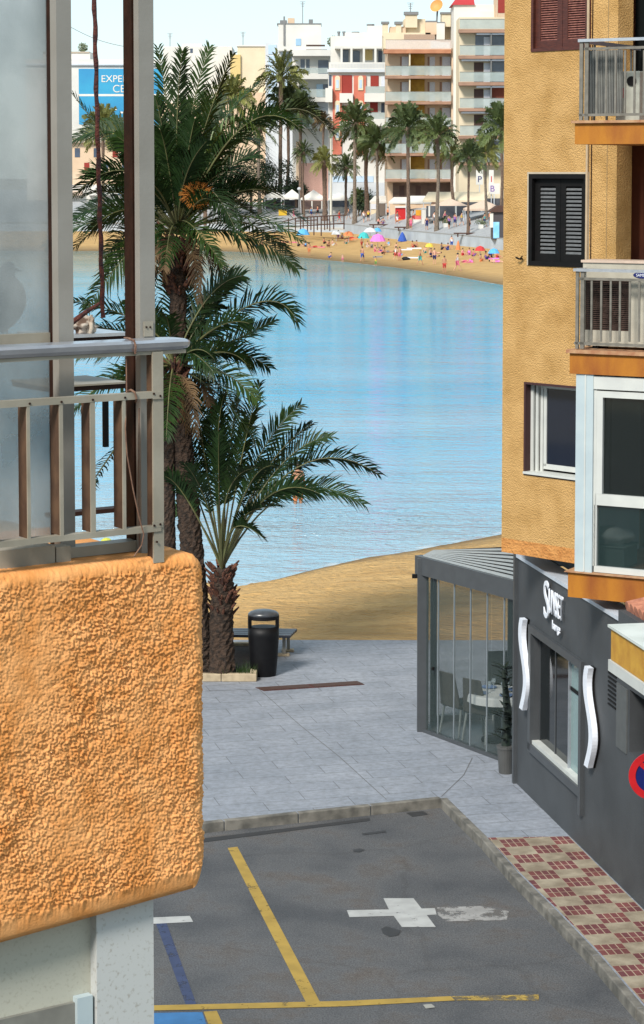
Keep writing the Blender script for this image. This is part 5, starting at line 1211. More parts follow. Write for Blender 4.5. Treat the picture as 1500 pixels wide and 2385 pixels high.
# dark broadleaf trees
for x, yb, yt, wd, lb in ((640,490,372,46,'dense dark green tree behind the white tent canopies'),(585,495,350,60,'dense dark tree at the left end of the far promenade'),(690,485,415,26,'small dark tree beside the pink shop'),(540,500,380,60,'dark broad tree half hidden by the near palm fronds'),(845,500,448,16,'small round dark bush beside the awnings')):
    g = F(x, yb); Y = g.y; t = thing('broadleaf_tree', lb, 'tree', g); m = MB(); r8 = random.Random(x)
    top = AT(x, yt, Y).z; bot = g.z+(top-g.z)*.2; w = wd*Y/FOC
    cl = [(Vector((x_, y_, z_)), rr4) for x_, y_, z_, rr4 in [(g.x+r8.uniform(-w,w)*.7, g.y+r8.uniform(-1.5,1.5), r8.uniform(bot+.8,top-.8), r8.uniform(.9,1.7)) for _ in range(16)]]
    for c_, rr4 in cl:
        for k in range(170):
            d = Vector((r8.gauss(0,1),r8.gauss(0,1),r8.gauss(0,1))).normalized()*rr4*r8.random()**.35; a = c_+d; i = len(m.v); e = .28
            m.v += [a, a+Vector((r8.uniform(-e,e),r8.uniform(-e,e),r8.uniform(-e,e))), a+Vector((r8.uniform(-e,e),r8.uniform(-e,e),r8.uniform(-e,e)))]; m.f.append((i,i+1,i+2))
    m.build('crown', mat('dark_tree_leaf', (.03,.06,.02), .7, (.015,.03,.012), .6), t)
    MB().tube([g-Vector((0,0,.3)), Vector((g.x,g.y,bot+1)), Vector((g.x+.3,g.y,(bot+top)/2))], [.25,.2,.1], 8).build('trunk', M_barkfar, t)

# ------------------------------------------------------------------ promenade shops and street furniture
def tent(x0, x1, y0, y1, yb, lb, mt=M_w, nm='tent_canopy'):
    g = F((x0+x1)/2, yb); Y = g.y; a, b = AT(x0, y1, Y), AT(x1, y1, Y); tp = AT((x0+x1)/2, y0, Y); t = thing(nm, lb, 'canopy', g)
    dp = (b.x-a.x)*.8; m = MB(); z = a.z; i = 0; hz = .25
    P = [Vector((a.x,Y,z)),Vector((b.x,Y,z)),Vector((b.x,Y+dp,z)),Vector((a.x,Y+dp,z))]; ap = Vector((tp.x, Y+dp/2, tp.z+.2))
    m.v = P+[v+Vector((0,0,hz)) for v in P]+[ap]; m.f = [(0,1,5,4),(1,2,6,5),(2,3,7,6),(3,0,4,7),(4,5,8),(5,6,8),(6,7,8),(7,4,8)]
    m.build('canopy', mt, t)
    for v in P: MB().tube([Vector((v.x+(.1 if v.x < tp.x else -.1), v.y, H(v.x,v.y)-.1)), Vector((v.x, v.y, z))], .05, 6).build('post', M_w2, t)
tent(616,662,447,461,497,'leftmost white tent canopy by the dark tree'); tent(655,705,444,464,499,'second white tent canopy from the left, behind the thick palm trunk')
tent(700,760,445,466,501,'widest white tent canopy, behind the slender palm'); tent(764,815,452,467,500,'white tent canopy just right of the lamp post')
tent(1008,1092,466,484,505,'left beige parasol canopy by the straight thick palm trunk', M_awn); tent(1083,1176,470,491,508,'right beige parasol canopy next to the dark kiosk', M_awn)
def awning(x0, x1, ya, yb, yg, lb, mt=M_w):
    g = F((x0+x1)/2, yg); Y = g.y; a, b = AT(x0, yb, Y), AT(x1, yb, Y); zt = AT(x0, ya, Y+2.5).z; t = thing('awning', lb, 'awning', g)
    MB().hexa([(a.x,Y,a.z-.25),(b.x,Y,a.z-.25),(b.x+.8,Y+2.5,zt-.08),(a.x+.8,Y+2.5,zt-.08),(a.x,Y,a.z),(b.x,Y,a.z),(b.x+.8,Y+2.5,zt),(a.x+.8,Y+2.5,zt)]).build('canopy', mt, t)
    for x in (a.x+.1, b.x-.1): MB().tube([(x,Y+.1,H(x,Y)-.1),(x,Y+.1,a.z-.1)], .05, 6).build('post', M_w2, t)
awning(861,912,456,468,502,'first slanted white awning, left of the reddish palm trunk'); awning(905,950,459,470,503,'second slanted white awning above the red shop door'); awning(944,1004,456,470,503,'third slanted white awning, left of the beige parasols')
awning(985,1130,447,466,495,'long cream awning behind the beige parasols', M_cr); awning(770,850,432,446,492,'wide cream awning above the shop with blue windows', M_cr)
def kiosk(x0, x1, y0, y1, mt, lb, nm='kiosk', dp=2.5, extra=()):
    g = F((x0+x1)/2, y1); Y = g.y; Fk = Frame((0,Y),(1,0)); t = thing(nm, lb, nm.replace('_',' '), g)
    MB().px(Fk, x0, x1, y0, y1+3, 0, -dp).build('body', mt, t)
    for (pn_, pm, a, b, c, d, n_) in extra: MB().px(Fk, a, b, c, d, n_, 0).build(pn_, pm, t)
    return t, Fk
t, Fk = kiosk(1147,1182,492,555, mat('dark_kiosk', (.06,.05,.055), .6), 'dark kiosk with a light blue poster panel at the far right of the promenade', extra=[('poster', mat('light_blue_poster', (.12,.42,.75), .5, (.3,.6,.85), .8), 1149, 1163, 517, 555, .08), ('white_panel', M_w, 1141, 1149, 496, 530, .12)])
gable(Fk, 1138, 1190, 1160, 494, 479, .3, -3, M_brd, 'roof', t)
kiosk(922,945,484,514, mat('red_shop', (.5,.01,.01), .6), 'bright red kiosk door panel left of the large middle palm trunk', extra=[('frame', M_w, 920,947,480,484,.2),('base', mat('orange_base',(.55,.2,.05),.7),921,946,511,515,.1)])
kiosk(965,987,502,516, mat('coral_stand', (.65,.15,.12), .6), 'coral and white food stand with orange cones of goods on its top', 'food_stand', extra=[('counter', M_w, 963,989,511,520,.15),('goods', mat('orange_goods',(.7,.32,.02),.7),968,984,489,502,-1.2)])
kiosk(649,668,487,502, mat('yellow_box_paint', (.65,.4,.02), .6), 'yellow wooden box counter under the leftmost tent canopies', 'counter', extra=[('top', M_brd, 647,670,485,487,.1)])
kiosk(770,812,463,490, M_winb, 'low white shop with blue windows right of the lamp post', 'shop', extra=[('frame', M_w, 768,814,482,495,.12),('post', M_w, 789,792,463,490,.12)])
kiosk(862,882,470,497, M_cr, 'cream shuttered stall between two palm trunks', 'stall', extra=[('shutter', M_shut, 864,880,474,487,.08)])
kiosk(983,992,486,522, M_w, 'slim white pillar stand beside the coral food stand', 'pillar', extra=[('cap', M_w2, 982,993,484,486,.1)])
kiosk(884,920,474,500, mat('dim_terrace', (.14,.11,.09), .8), 'shaded glazed terrace under the first awning', 'terrace', extra=[('frame', M_w2, 898,901,474,500,.1)])
kiosk(995,1140,480,504, mat('dim_terrace2', (.10,.10,.11), .8, (.04,.04,.05), .8), 'long dark glazed terrace behind the beige parasols', 'terrace', extra=[('frame', M_w, x,x+4,480,504,.1) for x in (998,1020,1060,1095,1120)])
kiosk(700,770,468,488, mat('dim_terrace3', (.15,.10,.08), .8, (.05,.03,.03), .8), 'dim bar terrace under the widest tent canopy', 'terrace', extra=[('frame', M_w, x,x+3,468,488,.1) for x in (702,725,748)])
kiosk(612,700,466,486, mat('dim_terrace4', (.08,.08,.09), .8, (.04,.04,.05), .8), 'dim terrace under the leftmost tents', 'terrace', extra=[('frame', M_w, 640,643,466,486,.1)])
for k, (x0, x1, y0, y1, lb) in enumerate(((1109,1125,396,430,'tall white poster with a dark letter, left of the olive palm'),(1139,1150,396,430,'narrow white poster with a red mark, right of the olive palm'),(1138,1164,427,452,'square white poster with lilac marks above the kiosk'))):
    Fk = Frame((0,302-k*.2),(1,0)); q = AT((x0+x1)/2, y1, 302); t = thing('poster_board', lb, 'sign', (q.x,302,q.z-6), 'white poster boards above the far terrace')
    MB().px(Fk, x0, x1, y0, y1, 0, -.2).build('board', M_w, t)
    text('letters', ('P','I','B')[k], Fk, x0+3, y1-6, 1.15, .02, [K['navy'],K['red'],K['purple']][k], t, .01)
    MB().px(Fk, (x0+x1)/2-1, (x0+x1)/2+1, y1, 500, -.05, -.2).build('post', M_w2, t)
# lamp posts
for x, yt, yb, r, mt, lb in ((771,318,516,3.0,mat('pale_lamp_post',(.6,.58,.5),.6),'tall pale lamp post in the middle of the far promenade'),(697,440,512,2.6,M_gry,'short grey lamp post in front of the tent canopies'),(465,300,520,2.6,M_gry,'grey lamp post behind the tallest near palm')):
    g = F(x, yb); q = AT(x, yt, g.y); t = thing('lamp_post', lb, 'lamp post', g, 'lamp posts on the far promenade')
    MB().tube([g, q], [r*g.y/FOC, r*.6*g.y/FOC], 8).build('pole', mt, t); MB().lathe(q, [(.05,-.3),(.28,-.1),(.3,.1),(.1,.25)], 12).build('lamp', M_w2, t)
# promenade benches
for x0, x1, y, lb in ((1057,1106,542,'dark promenade bench above the folded red parasol'),(919,952,528,'dark promenade bench left of the pink-dressed person'),(860,905,522,'dark promenade bench with people sitting behind the turquoise parasol')):
    g = F((x0+x1)/2, y+9); Y = g.y; Fk = Frame((0,Y),(1,0)); t = thing('promenade_bench', lb, 'bench', g, 'dark benches on the far promenade')
    MB().px(Fk, x0, x1, y, y+3, .25, -.25).build('seat', M_brd, t)
    for x in (x0+8, x1-12): MB().px(Fk, x, x+3, y+3, y+10, .15, -.15).build('leg', M_brd, t)
# planters
for x, y, lb in ((1120,533,'white planter box with a shrub under the right beige parasol'),(1037,530,'white planter box with a shrub beside the group of walkers')):
    g = F(x, y); Fk = Frame((0,g.y),(1,0)); t = thing('planter_box', lb, 'planter', g); MB().px(Fk, x-6, x+6, y-10, y, 0, -.6).build('box', M_w, t)
    m = MB(); r7 = random.Random(x); c_ = AT(x, y-14, g.y+.3)
    for k in range(150):
        a = c_+Vector((r7.gauss(0,.3),r7.gauss(0,.2),r7.gauss(0,.2))); i = len(m.v); m.v += [a, a+Vector((.12,0,.05)), a+Vector((.03,.05,.14))]; m.f.append((i,i+1,i+2))
    m.build('shrub', M_leaffar, t)
# access ramp with dark railing
g = F(745, 552); Fk = Frame((0, 318), (1, -.10)); t = thing('ramp_railing', 'dark brown metal railing of the ramp going down to the far beach', 'railing', g)
m = MB()
def rb(x0, y0, x1, y1, w=.07):
    a = AT(x0,y0,Yr(x0)); b = AT(x1,y1,Yr(x1)); m.tube([a,b], w, 5)
Yr = lambda x: 312-(x-690)*.12
for x, a, b in ((672,508,540),(688,507,543),(700,506,546),(706,506,545),(716,506,545),(724,506,536),(731,506,548),(739,504,536),(748,504,550),(756,504,536),(762,502,534),(768,502,538),(777,501,534),(801,501,534)): rb(x,a,x,b,.09)
for q in ((656,517,700,506),(700,506,802,501),(672,528,802,520),(690,515,740,512)): rb(*q, .08)
m.build('bars', M_brd, t)
MB().hexa([AT(655,532,322),AT(700,532,318),AT(802,536,306),AT(802,531,310),AT(655,530,322),AT(700,529,318),AT(802,532,306),AT(802,529,310)]).build('ramp', mat('ramp_concrete',(.5,.48,.44),.9), t)
# litter bin on the sand and white tables
g = F(653, 541); t = thing('beach_bin', 'grey-green cylindrical litter bin on the far sand by the ramp railing', 'litter bin', g)
MB().lathe(g, [(.42,0),(.45,.5),(.47,1.0)], 16).build('body', mat('grey_green_bin', (.08,.16,.14), .6), t); MB().lathe(g+Vector((0,0,1)), [(.5,0),(.5,.1)], 16).build('rim', K['navy'], t)
g = F(628, 531); t = thing('white_bench_set', 'white slatted bench set at the top of the far beach', 'bench', g); Fk = Frame((0,g.y),(1,0))
for q in ((610,612,505,532),(625,628,505,532),(610,628,517,519),(610,628,506,508),(630,644,518,520),(641,643,518,532)): MB().px(Fk, *q, .1, -.1).build('slat', M_w, t)

# ------------------------------------------------------------------ beach parasols, towels
def parasol(x, y0, y1, w, yb, mt, lb, closed=False):
    g = F(x, yb); Y = g.y; q = AT(x, y0, Y); z1 = AT(x, y1, Y).z; R = w*Y/FOC; t = thing('beach_parasol', lb, 'parasol', g, 'parasols on the far beach')
    h_ = max(q.z-z1, .3); m = MB(); N = 10
    if closed: m.lathe(Vector((g.x,Y,z1)), [(R,0),(R*.8,h_*.3),(R*.35,h_*.8),(.03,h_)], 10)
    else:
        m.v.append(Vector((g.x,Y,z1+h_)))
        for k in range(N): a = 6.2832*k/N; m.v.append(Vector((g.x+R*.6*math.cos(a), Y+R*.6*math.sin(a), z1+h_*.75)))
        for k in range(N): a = 6.2832*k/N; m.v.append(Vector((g.x+R*math.cos(a), Y+R*math.sin(a), z1)))
        m.f = [(0,1+k,1+(k+1)%N) for k in range(N)]+[(1+k,1+N+k,1+N+(k+1)%N,1+(k+1)%N) for k in range(N)]
    m.build('canopy', mt, t); MB().tube([g-Vector((0,0,.1)), Vector((g.x,Y,z1+h_+.1))], .035, 6).build('pole', M_w2, t)
parasol(706,532,547,16,566,K['skyblue'],'open sky-blue beach parasol in front of the ramp railing'); parasol(847,540,555,14,572,K['teal'],'open turquoise beach parasol beside the pink one'); parasol(862,530,540,15,562,K['white'],'open white beach parasol behind the turquoise one')
parasol(879,530,539,10,560,K['skyblue'],'small open light blue parasol right of the white one'); parasol(880,544,562,19,578,K['magenta'],'large open pink beach parasol'); parasol(937,540,562,11,563,K['blue'],'closed dark blue beach parasol by the sea wall',True)
parasol(1067,560,582,6,586,K['orange'],'closed red and pink parasol at the right of the beach',True)
parasol(1000,566,575,11,592,K['yellow'],'open yellow beach parasol in the gap right of the round mat'); parasol(812,538,549,13,565,K['orange'],'open orange beach parasol left of the turquoise one'); parasol(1118,572,584,13,606,K['red'],'open red beach parasol over the right group')
parasol(783,536,546,12,562,K['white'],'open white beach parasol at the foot of the ramp'); parasol(1150,578,590,14,612,K['skyblue'],'open light blue beach parasol next to the mustard wall')
for x, y, wdt_, mt, lb in ((945,583,30,K['white'],'white towel on the sand near the crouching pair'),(965,580,34,K['white'],'white round mat under the sunbather by the sea wall'),(822,557,26,K['orange'],'orange towel at the top of the beach left of the parasols'),(895,588,30,K['pink'],'pink towel below the large pink parasol'),
    (740,577,34,K['pink'],'long pink towel below the sky-blue parasol'),(880,600,22,K['grey'],'grey towel left of the walking bather'),(1090,612,26,K['pink'],'pink towel at the far right group'),(960,602,36,K['white'],'long white towel beside the black bag'),(1150,604,26,K['magenta'],'magenta towel at the right end of the beach'),(676,566,30,K['pink'],'pale pink towel under the lying sunbather')):
    a, b = F(x-wdt_/2, y), F(x+wdt_/2, y); o = MB()
    n_ = Vector((.0,1.0,.03)); o.hexa([a+Vector((0,0,-.02)), b+Vector((0,0,-.02)), b+n_, a+n_, a+Vector((0,0,.06)), b+Vector((0,0,.06)), b+n_+Vector((0,0,.08)), a+n_+Vector((0,0,.08))])
    o = o.build('towel', mt); o['label'] = lb; o['category'] = 'towel'; o['group'] = 'towels on the far beach'
g = F(945,606); o = MB().blob(g+Vector((0,0,.15)), (.45,.25,.22), .4, 3).build('beach_bag', K['black']); o['label'] = 'black beach bag on the sand at the end of the long white towel'; o['category'] = 'bag'

# ------------------------------------------------------------------ people
POSE = {}
def mkpose(name, J, E, rad, clothes):
    def skin(J, E, rad, root):
        ks = list(J); me = bpy.data.meshes.new('t'); me.from_pydata([J[k] for k in ks], [(ks.index(a), ks.index(b)) for a, b in E], [])
        o = bpy.data.objects.new('t', me); C.objects.link(o); o.modifiers.new('s', 'SKIN'); sb = o.modifiers.new('u', 'SUBSURF'); sb.levels = 1; sb.render_levels = 1
        for i, k in enumerate(ks): r = rad[k]; me.skin_vertices[0].data[i].radius = (r, r); me.skin_vertices[0].data[i].use_root = (k == root)
        dg = bpy.context.evaluated_depsgraph_get(); m = bpy.data.meshes.new_from_object(o.evaluated_get(dg)); bpy.data.objects.remove(o); return m
    body = skin(J, E, rad, 'pelvis')
    bm = bmesh.new(); bm.from_mesh(body)
    hd = Vector(J['head'])+Vector(HD[name])*.35
    t_ = MB()
    for s in 'LR':                            # five short fingers at each hand
        w_, h_ = Vector(J['wrist'+s]), Vector(J['hand'+s]); d = (h_-w_).normalized(); sd2 = d.cross(Vector((0,1,0)));  sd2 = sd2.normalized() if sd2.length > .1 else Vector((1,0,0)); sd2 = Vector((0,1,0)) if abs(d.z) > .7 else sd2
        for k, (o_, l_) in enumerate(((-.03,.06),(-.012,.085),(.006,.09),(.024,.08),(.036,.045))):
            b_ = h_+sd2*o_-d*(.03 if k == 4 else 0); t_.tube([b_, b_+(d+sd2*(.6 if k == 4 else 0))*l_*.6, b_+(d+sd2*(.5 if k == 4 else 0))*l_+Vector((0,-.012,0))], [.011,.009,.006], 5)
    f = Vector(FACE[name]); t_.tube([Vector(J['head'])+f*.07, Vector(J['head'])+f*.115+Vector((0,0,-.01))], [.018,.01], 5)
    off = len(bm.verts); vs = [bm.verts.new(v) for v in t_.v]
    for q in t_.f:
        try: bm.faces.new([vs[i] for i in q])
        except ValueError: pass
    bm.to_mesh(body); bm.free(); body.polygons.foreach_set('use_smooth', [True]*len(body.polygons))
    cm = {}
    for cn_, (js, es, sc_) in clothes.items():
        cm[cn_] = skin({k: J[k] for k in js}, es, {k: rad[k]*sc_+.008 for k in js}, js[0])
    hp = MB(); h0 = Vector(J['head']); hp.blob(h0-f*.02+Vector((0,0,.035)), (.098,.105,.10), .1, 1, 2)
    hm = bpy.data.meshes.new('hair'); hm.from_pydata(hp.v, [], hp.f)
    POSE[name] = (body, cm, hm)
HD = {k: (0,0,1) for k in ('stand','walk','sit','lie','crouch')}; HD['lie'] = (1,0,0)
FACE = dict(stand=(0,-1,0), walk=(0,-1,0), sit=(0,-1,0), lie=(0,0,1), crouch=(0,-1,0))
E0 = [('pelvis','belly'),('belly','chest'),('chest','neck'),('neck','head'),('head','crownt')]
for s in 'LR': E0 += [('pelvis','hip'+s),('hip'+s,'knee'+s),('knee'+s,'ank'+s),('ank'+s,'toe'+s),('chest','sh'+s),('sh'+s,'elb'+s),('elb'+s,'wrist'+s),('wrist'+s,'hand'+s)]
RD = dict(pelvis=.125, belly=.115, chest=.13, neck=.052, head=.088, crownt=.06)
for s in 'LR': RD.update({'hip'+s:.088,'knee'+s:.056,'ank'+s:.036,'toe'+s:.03,'sh'+s:.058,'elb'+s:.038,'wrist'+s:.026,'hand'+s:.032})
def J_(pel, bel, che, nek, hed, crt, L, R):
    J = dict(pelvis=pel, belly=bel, chest=che, neck=nek, head=hed, crownt=crt)
    for s, P in (('L',L),('R',R)):
        for k, v in zip(('hip','knee','ank','toe','sh','elb','wrist','hand'), P): J[k+s] = v
    return J
CL = dict(shorts=(['pelvis','hipL','hipR','kneeL','kneeR'],[('pelvis','hipL'),('pelvis','hipR'),('hipL','kneeL'),('hipR','kneeR')],1.1),
          shirt=(['belly','chest','pelvis','shL','shR'],[('pelvis','belly'),('belly','chest'),('chest','shL'),('chest','shR')],1.1))
mkpose('stand', J_((0,0,.93),(0,0,1.1),(0,.01,1.3),(0,0,1.48),(0,-.02,1.6),(0,-.02,1.69), [(-.09,0,.88),(-.1,-.01,.48),(-.11,.02,.07),(-.13,-.13,.035),(-.17,.01,1.4),(-.24,.03,1.13),(-.26,-.05,.9),(-.26,-.07,.82)],
   [(.09,0,.88),(.1,-.01,.48),(.11,.02,.07),(.13,-.13,.035),(.17,.01,1.4),(.24,.03,1.13),(.26,-.05,.9),(.26,-.07,.82)]), E0, RD, CL)
mkpose('walk', J_((0,0,.92),(0,-.01,1.1),(0,-.02,1.3),(0,-.03,1.48),(0,-.06,1.6),(0,-.06,1.69), [(-.09,0,.88),(-.1,-.18,.5),(-.1,-.28,.08),(-.11,-.42,.06),(-.17,0,1.4),(-.23,.15,1.15),(-.24,.2,.93),(-.24,.2,.85)],
   [(.09,0,.88),(.1,.08,.47),(.1,.33,.12),(.1,.24,.03),(.17,0,1.4),(.23,-.1,1.15),(.22,-.3,1.0),(.22,-.36,.95)]), E0, RD, CL)
mkpose('sit', J_((0,0,.14),(0,.03,.3),(0,.05,.5),(0,.04,.68),(0,.0,.8),(0,0,.89), [(-.09,-.05,.13),(-.12,-.35,.42),(-.13,-.62,.07),(-.14,-.75,.04),(-.17,.05,.6),(-.24,-.05,.4),(-.18,-.28,.4),(-.14,-.34,.4)],
   [(.09,-.05,.13),(.14,-.4,.3),(.14,-.75,.06),(.15,-.86,.07),(.17,.05,.6),(.25,.15,.36),(.26,.25,.1),(.27,.27,.04)]), E0, RD, CL)
mkpose('lie', J_((0,0,.14),(.17,0,.13),(.37,0,.14),(.55,0,.15),(.68,0,.17),(.77,0,.17), [(-.05,-.09,.12),(-.45,-.12,.2),(-.82,-.12,.06),(-.88,-.13,.14),(.47,-.17,.13),(.22,-.26,.08),(-.02,-.27,.07),(-.1,-.26,.06)],
   [(-.05,.09,.12),(-.45,.1,.1),(-.85,.12,.06),(-.9,.13,.15),(.47,.17,.13),(.22,.26,.08),(-.02,.27,.07),(-.1,.26,.06)]), E0, RD, CL)
mkpose('crouch', J_((0,.1,.32),(0,.03,.45),(0,-.08,.62),(0,-.16,.77),(0,-.22,.88),(0,-.23,.97), [(-.09,.08,.3),(-.14,-.28,.42),(-.13,-.02,.08),(-.14,-.16,.04),(-.17,-.08,.7),(-.2,-.25,.5),(-.12,-.42,.42),(-.09,-.48,.4)],
   [(.09,.08,.3),(.14,-.26,.40),(.13,.0,.08),(.14,-.14,.04),(.17,-.08,.7),(.2,-.25,.5),(.12,-.42,.42),(.09,-.48,.4)]), E0, RD, CL)
def person(pose, loc, rz, lb, h=1.72, shorts=None, shirt=None, skin=0, hair=0, grp='people on the far beach'):
    body, cm, hm = POSE[pose]; s = h/1.72; t = thing('person', lb, 'person', loc, grp); t.rotation_euler = (0,0,rz); t.scale = (s,s,s)
    def put(nm, me, mt):
        key = nm+pose+mt.name; me2_ = bpy.data.meshes.get(key) or me.copy()
        if me2_.name != key: me2_.name = key; me2_.materials.clear(); me2_.materials.append(mt)
        o = bpy.data.objects.new(nm, me2_); C.objects.link(o); o.parent = t; return o
    put('body', body, M_skin[skin]); put('hair', hm, M_hair[hair])
    if shorts: put('shorts', cm['shorts'], K[shorts])
    if shirt: put('shirt', cm['shirt'], K[shirt])
    return t
PROM = 'people on the far promenade'
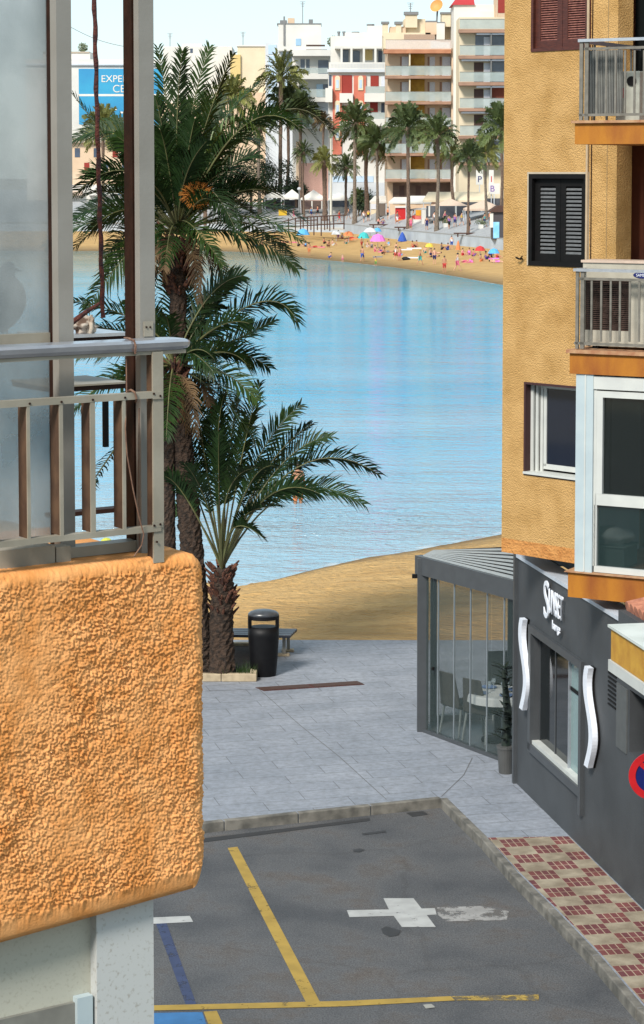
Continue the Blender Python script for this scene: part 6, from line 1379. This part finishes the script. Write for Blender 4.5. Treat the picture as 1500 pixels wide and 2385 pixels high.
PL = [  # pose, x, y, turn, height, shorts, shirt, skin, hair, label, group
 ('walk',610,590,1.2,1.9,'black',None,0,0,'man in black shorts walking at the far waterline',0),('sit',598,575,.6,1.5,'blue',None,0,0,'bare-backed person sitting just behind the man in black shorts',0),('sit',538,549,-1,1.5,'green',None,1,0,'person sitting alone on the far sand beside the near palm frond',0),
 ('lie',665,566,3.1,1.7,'black',None,0,0,'sunbather lying on the pale pink towel',0),('sit',694,574,1.3,1.5,'black','grey',0,0,'person in a grey top sitting left of the sky-blue parasol pole',0),('sit',712,575,-1,1.5,'navy','skyblue',1,1,'person in light blue sitting under the sky-blue parasol',0),
 ('lie',737,577,.1,1.7,'red',None,0,1,'sunbather in red on the long pink towel',0),('crouch',765,577,.4,1.7,'black',None,0,0,'person bending over with dark shorts right of the long pink towel',0),('sit',775,572,2,1.5,'white',None,1,0,'pale person sitting behind the bending one',0),
 ('stand',788,562,.2,1.5,'purple','pink',0,0,'child in a pink top by the ramp foot',0),('sit',797,556,-.3,1.4,'red','white',1,0,'person in white sitting below the ramp railing end',0),('lie',822,556,.2,1.7,'red',None,0,0,'sunbather on the orange towel',0),('lie',815,561,3.0,1.6,'orange',None,0,0,'sunbather just below the orange towel',0),
 ('sit',755,568,1.1,1.5,'black','red',0,0,'person in a red top sitting behind the long pink towel',0),('sit',905,572,-1,1.5,'white','skyblue',0,1,'person in light blue sitting between the pink and the closed blue parasols',0),('sit',640,556,.8,1.5,'yellow',None,0,0,'person in yellow shorts sitting in front of the beach bin',0),
 ('sit',990,590,-.5,1.5,'teal',None,1,0,'person in teal shorts sitting on open sand below the round mat',0),('lie',1010,600,.3,1.6,'black',None,0,0,'sunbather lying alone left of the man in dark red shorts',0),('crouch',768,603,1.8,1.3,'blue',None,1,0,'child crouching at the waterline left of the toddler',0),
 ('sit',1004,594,.5,1.5,'navy',None,0,0,'person in navy shorts under the yellow parasol',0),('lie',1015,592,.2,1.6,'red',None,1,1,'sunbather in red beside the yellow parasol',0),('sit',806,568,-.4,1.5,'teal',None,0,0,'person in teal under the orange parasol',0),('sit',1120,609,.9,1.5,'orange',None,0,1,'person in orange under the red parasol',0),
 ('stand',1012,616,.3,1.7,'navy',None,1,0,'bather in navy shorts standing left of the man in dark red shorts',0),('walk',978,618,1.9,1.7,'teal',None,0,2,'fair-haired bather in teal walking along the wet sand',0),('stand',720,596,.2,1.6,'orange',None,0,0,'bather in orange standing at the waterline below the sky-blue parasol',0),('lie',930,596,3.0,1.6,'skyblue',None,0,0,'sunbather in light blue just left of the long white towel',0),
 ('walk',844,611,2.8,1.75,'blue',None,0,1,'man in blue shorts walking down to the water',0),('stand',842,578,1,1.4,'red',None,0,0,'child with dark hair left of the pink parasol',0),('sit',856,576,.3,1.5,'white',None,1,1,'person sitting under the turquoise parasol',0),('sit',866,577,-.7,1.5,'grey','grey',1,0,'person in grey sitting under the white parasol',0),
 ('sit',874,586,.5,1.5,'pink','pink',1,1,'person in pink sitting under the pink parasol',0),('sit',888,586,-.9,1.5,'purple',None,0,0,'person in purple shorts sitting right of the pink parasol pole',0),('lie',905,589,.2,1.7,'grey',None,0,0,'sunbather lying right of the pink parasol',0),('crouch',893,594,1,1.5,'black','orange',0,0,'crouching child in orange below the pink towel',0),
 ('stand',875,624,.4,1.25,'green','yellow',0,0,'small child in green standing at the water edge',0),('stand',798,612,.1,1.0,'pink',None,1,2,'toddler with fair hair at the waterline left of the man in blue',0),('walk',922,607,2.2,1.6,'red','white',1,1,'left of the two people walking near the black bag',0),('stand',931,608,2.6,1.6,'pink',None,0,0,'right of the two people walking near the black bag',0),
 ('sit',923,580,-.3,1.4,'green',None,1,0,'person sitting alone right of the pink parasol, below the blue closed one',0),('sit',961,577,1.5,1.6,'red','orange',0,0,'person in orange sitting on the white round mat',0),('sit',970,576,-1.5,1.6,'black',None,0,0,'dark-haired person sitting at the right of the white round mat',0),
 ('sit',1029,582,1.2,1.6,'black','grey',2,0,'left person of the pair sitting by the sea wall',0),('sit',1043,583,-1.0,1.6,'blue','navy',0,0,'person in navy sitting by the sea wall',0),('stand',1052,580,.3,1.55,'blue','white',1,0,'person in a white top standing by the sea wall',0),
 ('stand',1035,636,.2,1.72,'red',None,0,0,'man in dark red shorts standing at the right of the waterline',0),('walk',1065,632,1.6,1.85,'pink','white',1,0,'person in pink shorts walking right of the man in red shorts',0),('sit',1078,595,.6,1.5,'red','pink',1,0,'person in pink sitting beside the closed red parasol',0),('sit',1093,594,-.6,1.5,'magenta','magenta',0,1,'person in magenta at the right group',0),
 ('sit',1103,597,1.6,1.5,'purple','pink',0,0,'person in purple shorts at the right group',0),('lie',1085,611,.4,1.6,'pink',None,1,0,'sunbather on the pink towel at the right group',0),('sit',1100,612,-1.6,1.5,'magenta',None,0,0,'person sitting in front of the right group',0),
 ('sit',1132,605,1.5,1.7,'navy','purple',0,0,'person in purple leaning at the far right of the beach',0),('sit',1143,601,-.4,1.7,'black','navy',2,0,'dark-dressed person at the far right of the beach',0),('sit',1158,602,.7,1.6,'red','orange',0,0,'person in orange near the mustard wall',0),('lie',1155,612,2.9,1.7,'magenta',None,1,0,'sunbather in front of the magenta towel',0),
 ('walk',725,508,1.2,1.7,'navy','skyblue',0,0,'person in light blue walking behind the ramp, under the wide tent',1),('walk',740,505,-1.2,1.7,'black','red',0,0,'person in red walking beside the one in light blue',1),('stand',1012,524,.6,1.7,'grey','white',1,0,'person in white standing left of the straight thick palm trunk',1),('walk',1128,530,1.4,1.7,'navy','teal',0,0,'person in teal walking past the right planter box',1),('stand',1142,524,-.6,1.7,'black','orange',0,1,'person in orange standing left of the dark kiosk',1),('walk',925,522,1.1,1.7,'white','grey',0,0,'person in a grey shirt walking in front of the red kiosk',1),('walk',1075,526,1.4,1.7,'grey','yellow',1,0,'person in yellow between the two beige parasols',1),
 ('walk',790,518,1.3,1.75,'red','red',0,0,'person in a red shirt walking behind the ramp railing',1),('walk',812,512,-1.3,1.75,'grey','grey',0,0,'person in grey walking left of the thick palm trunk',1),('walk',847,519,.4,1.75,'grey','white',1,1,'person in a white shirt by the slanted awnings',1),('stand',858,516,-.3,1.75,'black','yellow',0,0,'person in a yellow shirt beside the one in white',1),
 ('sit',882,522,.5,1.6,'black','pink',1,0,'left person sitting on the promenade bench',1),('sit',892,522,-.5,1.6,'purple','grey',0,0,'right person sitting on the promenade bench',1),('stand',904,512,.3,1.75,'black','orange',1,1,'person in orange standing right of the bench',1),('stand',957,536,3,1.75,'pink','pink',0,0,'person in a long pink outfit beside the large middle palm',1),
 ('walk',962,520,1.7,1.7,'red','white',0,0,'person with dark hair left of the coral food stand',1),('stand',994,537,3.1,1.75,'navy','navy',0,0,'person in dark blue seen from behind at the white pillar',1),('walk',1036,521,1.5,1.7,'black','pink',1,1,'person in pink left of the group of walkers',1),('walk',1046,534,.2,1.75,'black','purple',0,0,'person in a purple top in the group of walkers',1),
 ('walk',1060,530,-.2,1.75,'navy','purple',0,0,'person in dark purple in the group of walkers',1),('stand',1093,538,2,1.7,'black','black',0,0,'person all in black behind the promenade bench',1),('stand',660,495,.2,1.7,'black','black',0,0,'person in black behind the yellow counter',1),('walk',684,510,1.4,1.6,'pink','pink',1,0,'person in pink walking left of the short lamp post',1)]
for (ps, x, y, rz, h_, sh, st, sk, ha, lb, gp) in PL:
    person(ps, F(x,y), rz, lb, h_, sh, st, sk, ha, PROM if gp else 'people on the far beach')
wp = G(694,1195,SEA-.3)
person('stand', Vector((wp.x, wp.y, SEA-.45)), .6, 'bather standing knee-deep in the near water behind the short palm fronds', 1.75, 'orange', None, 0, 1, 'bathers in the near water')
q = G(248,1268,SEA); o = MB().blob(q+Vector((0,0,.05)), (.17,.17,.14), .0, 1).build('buoy', mat('yellow_buoy', (.5,.5,.05), .5)); o['label'] = 'small yellow-green buoy at the shore seen through the left railing'; o['category'] = 'buoy'
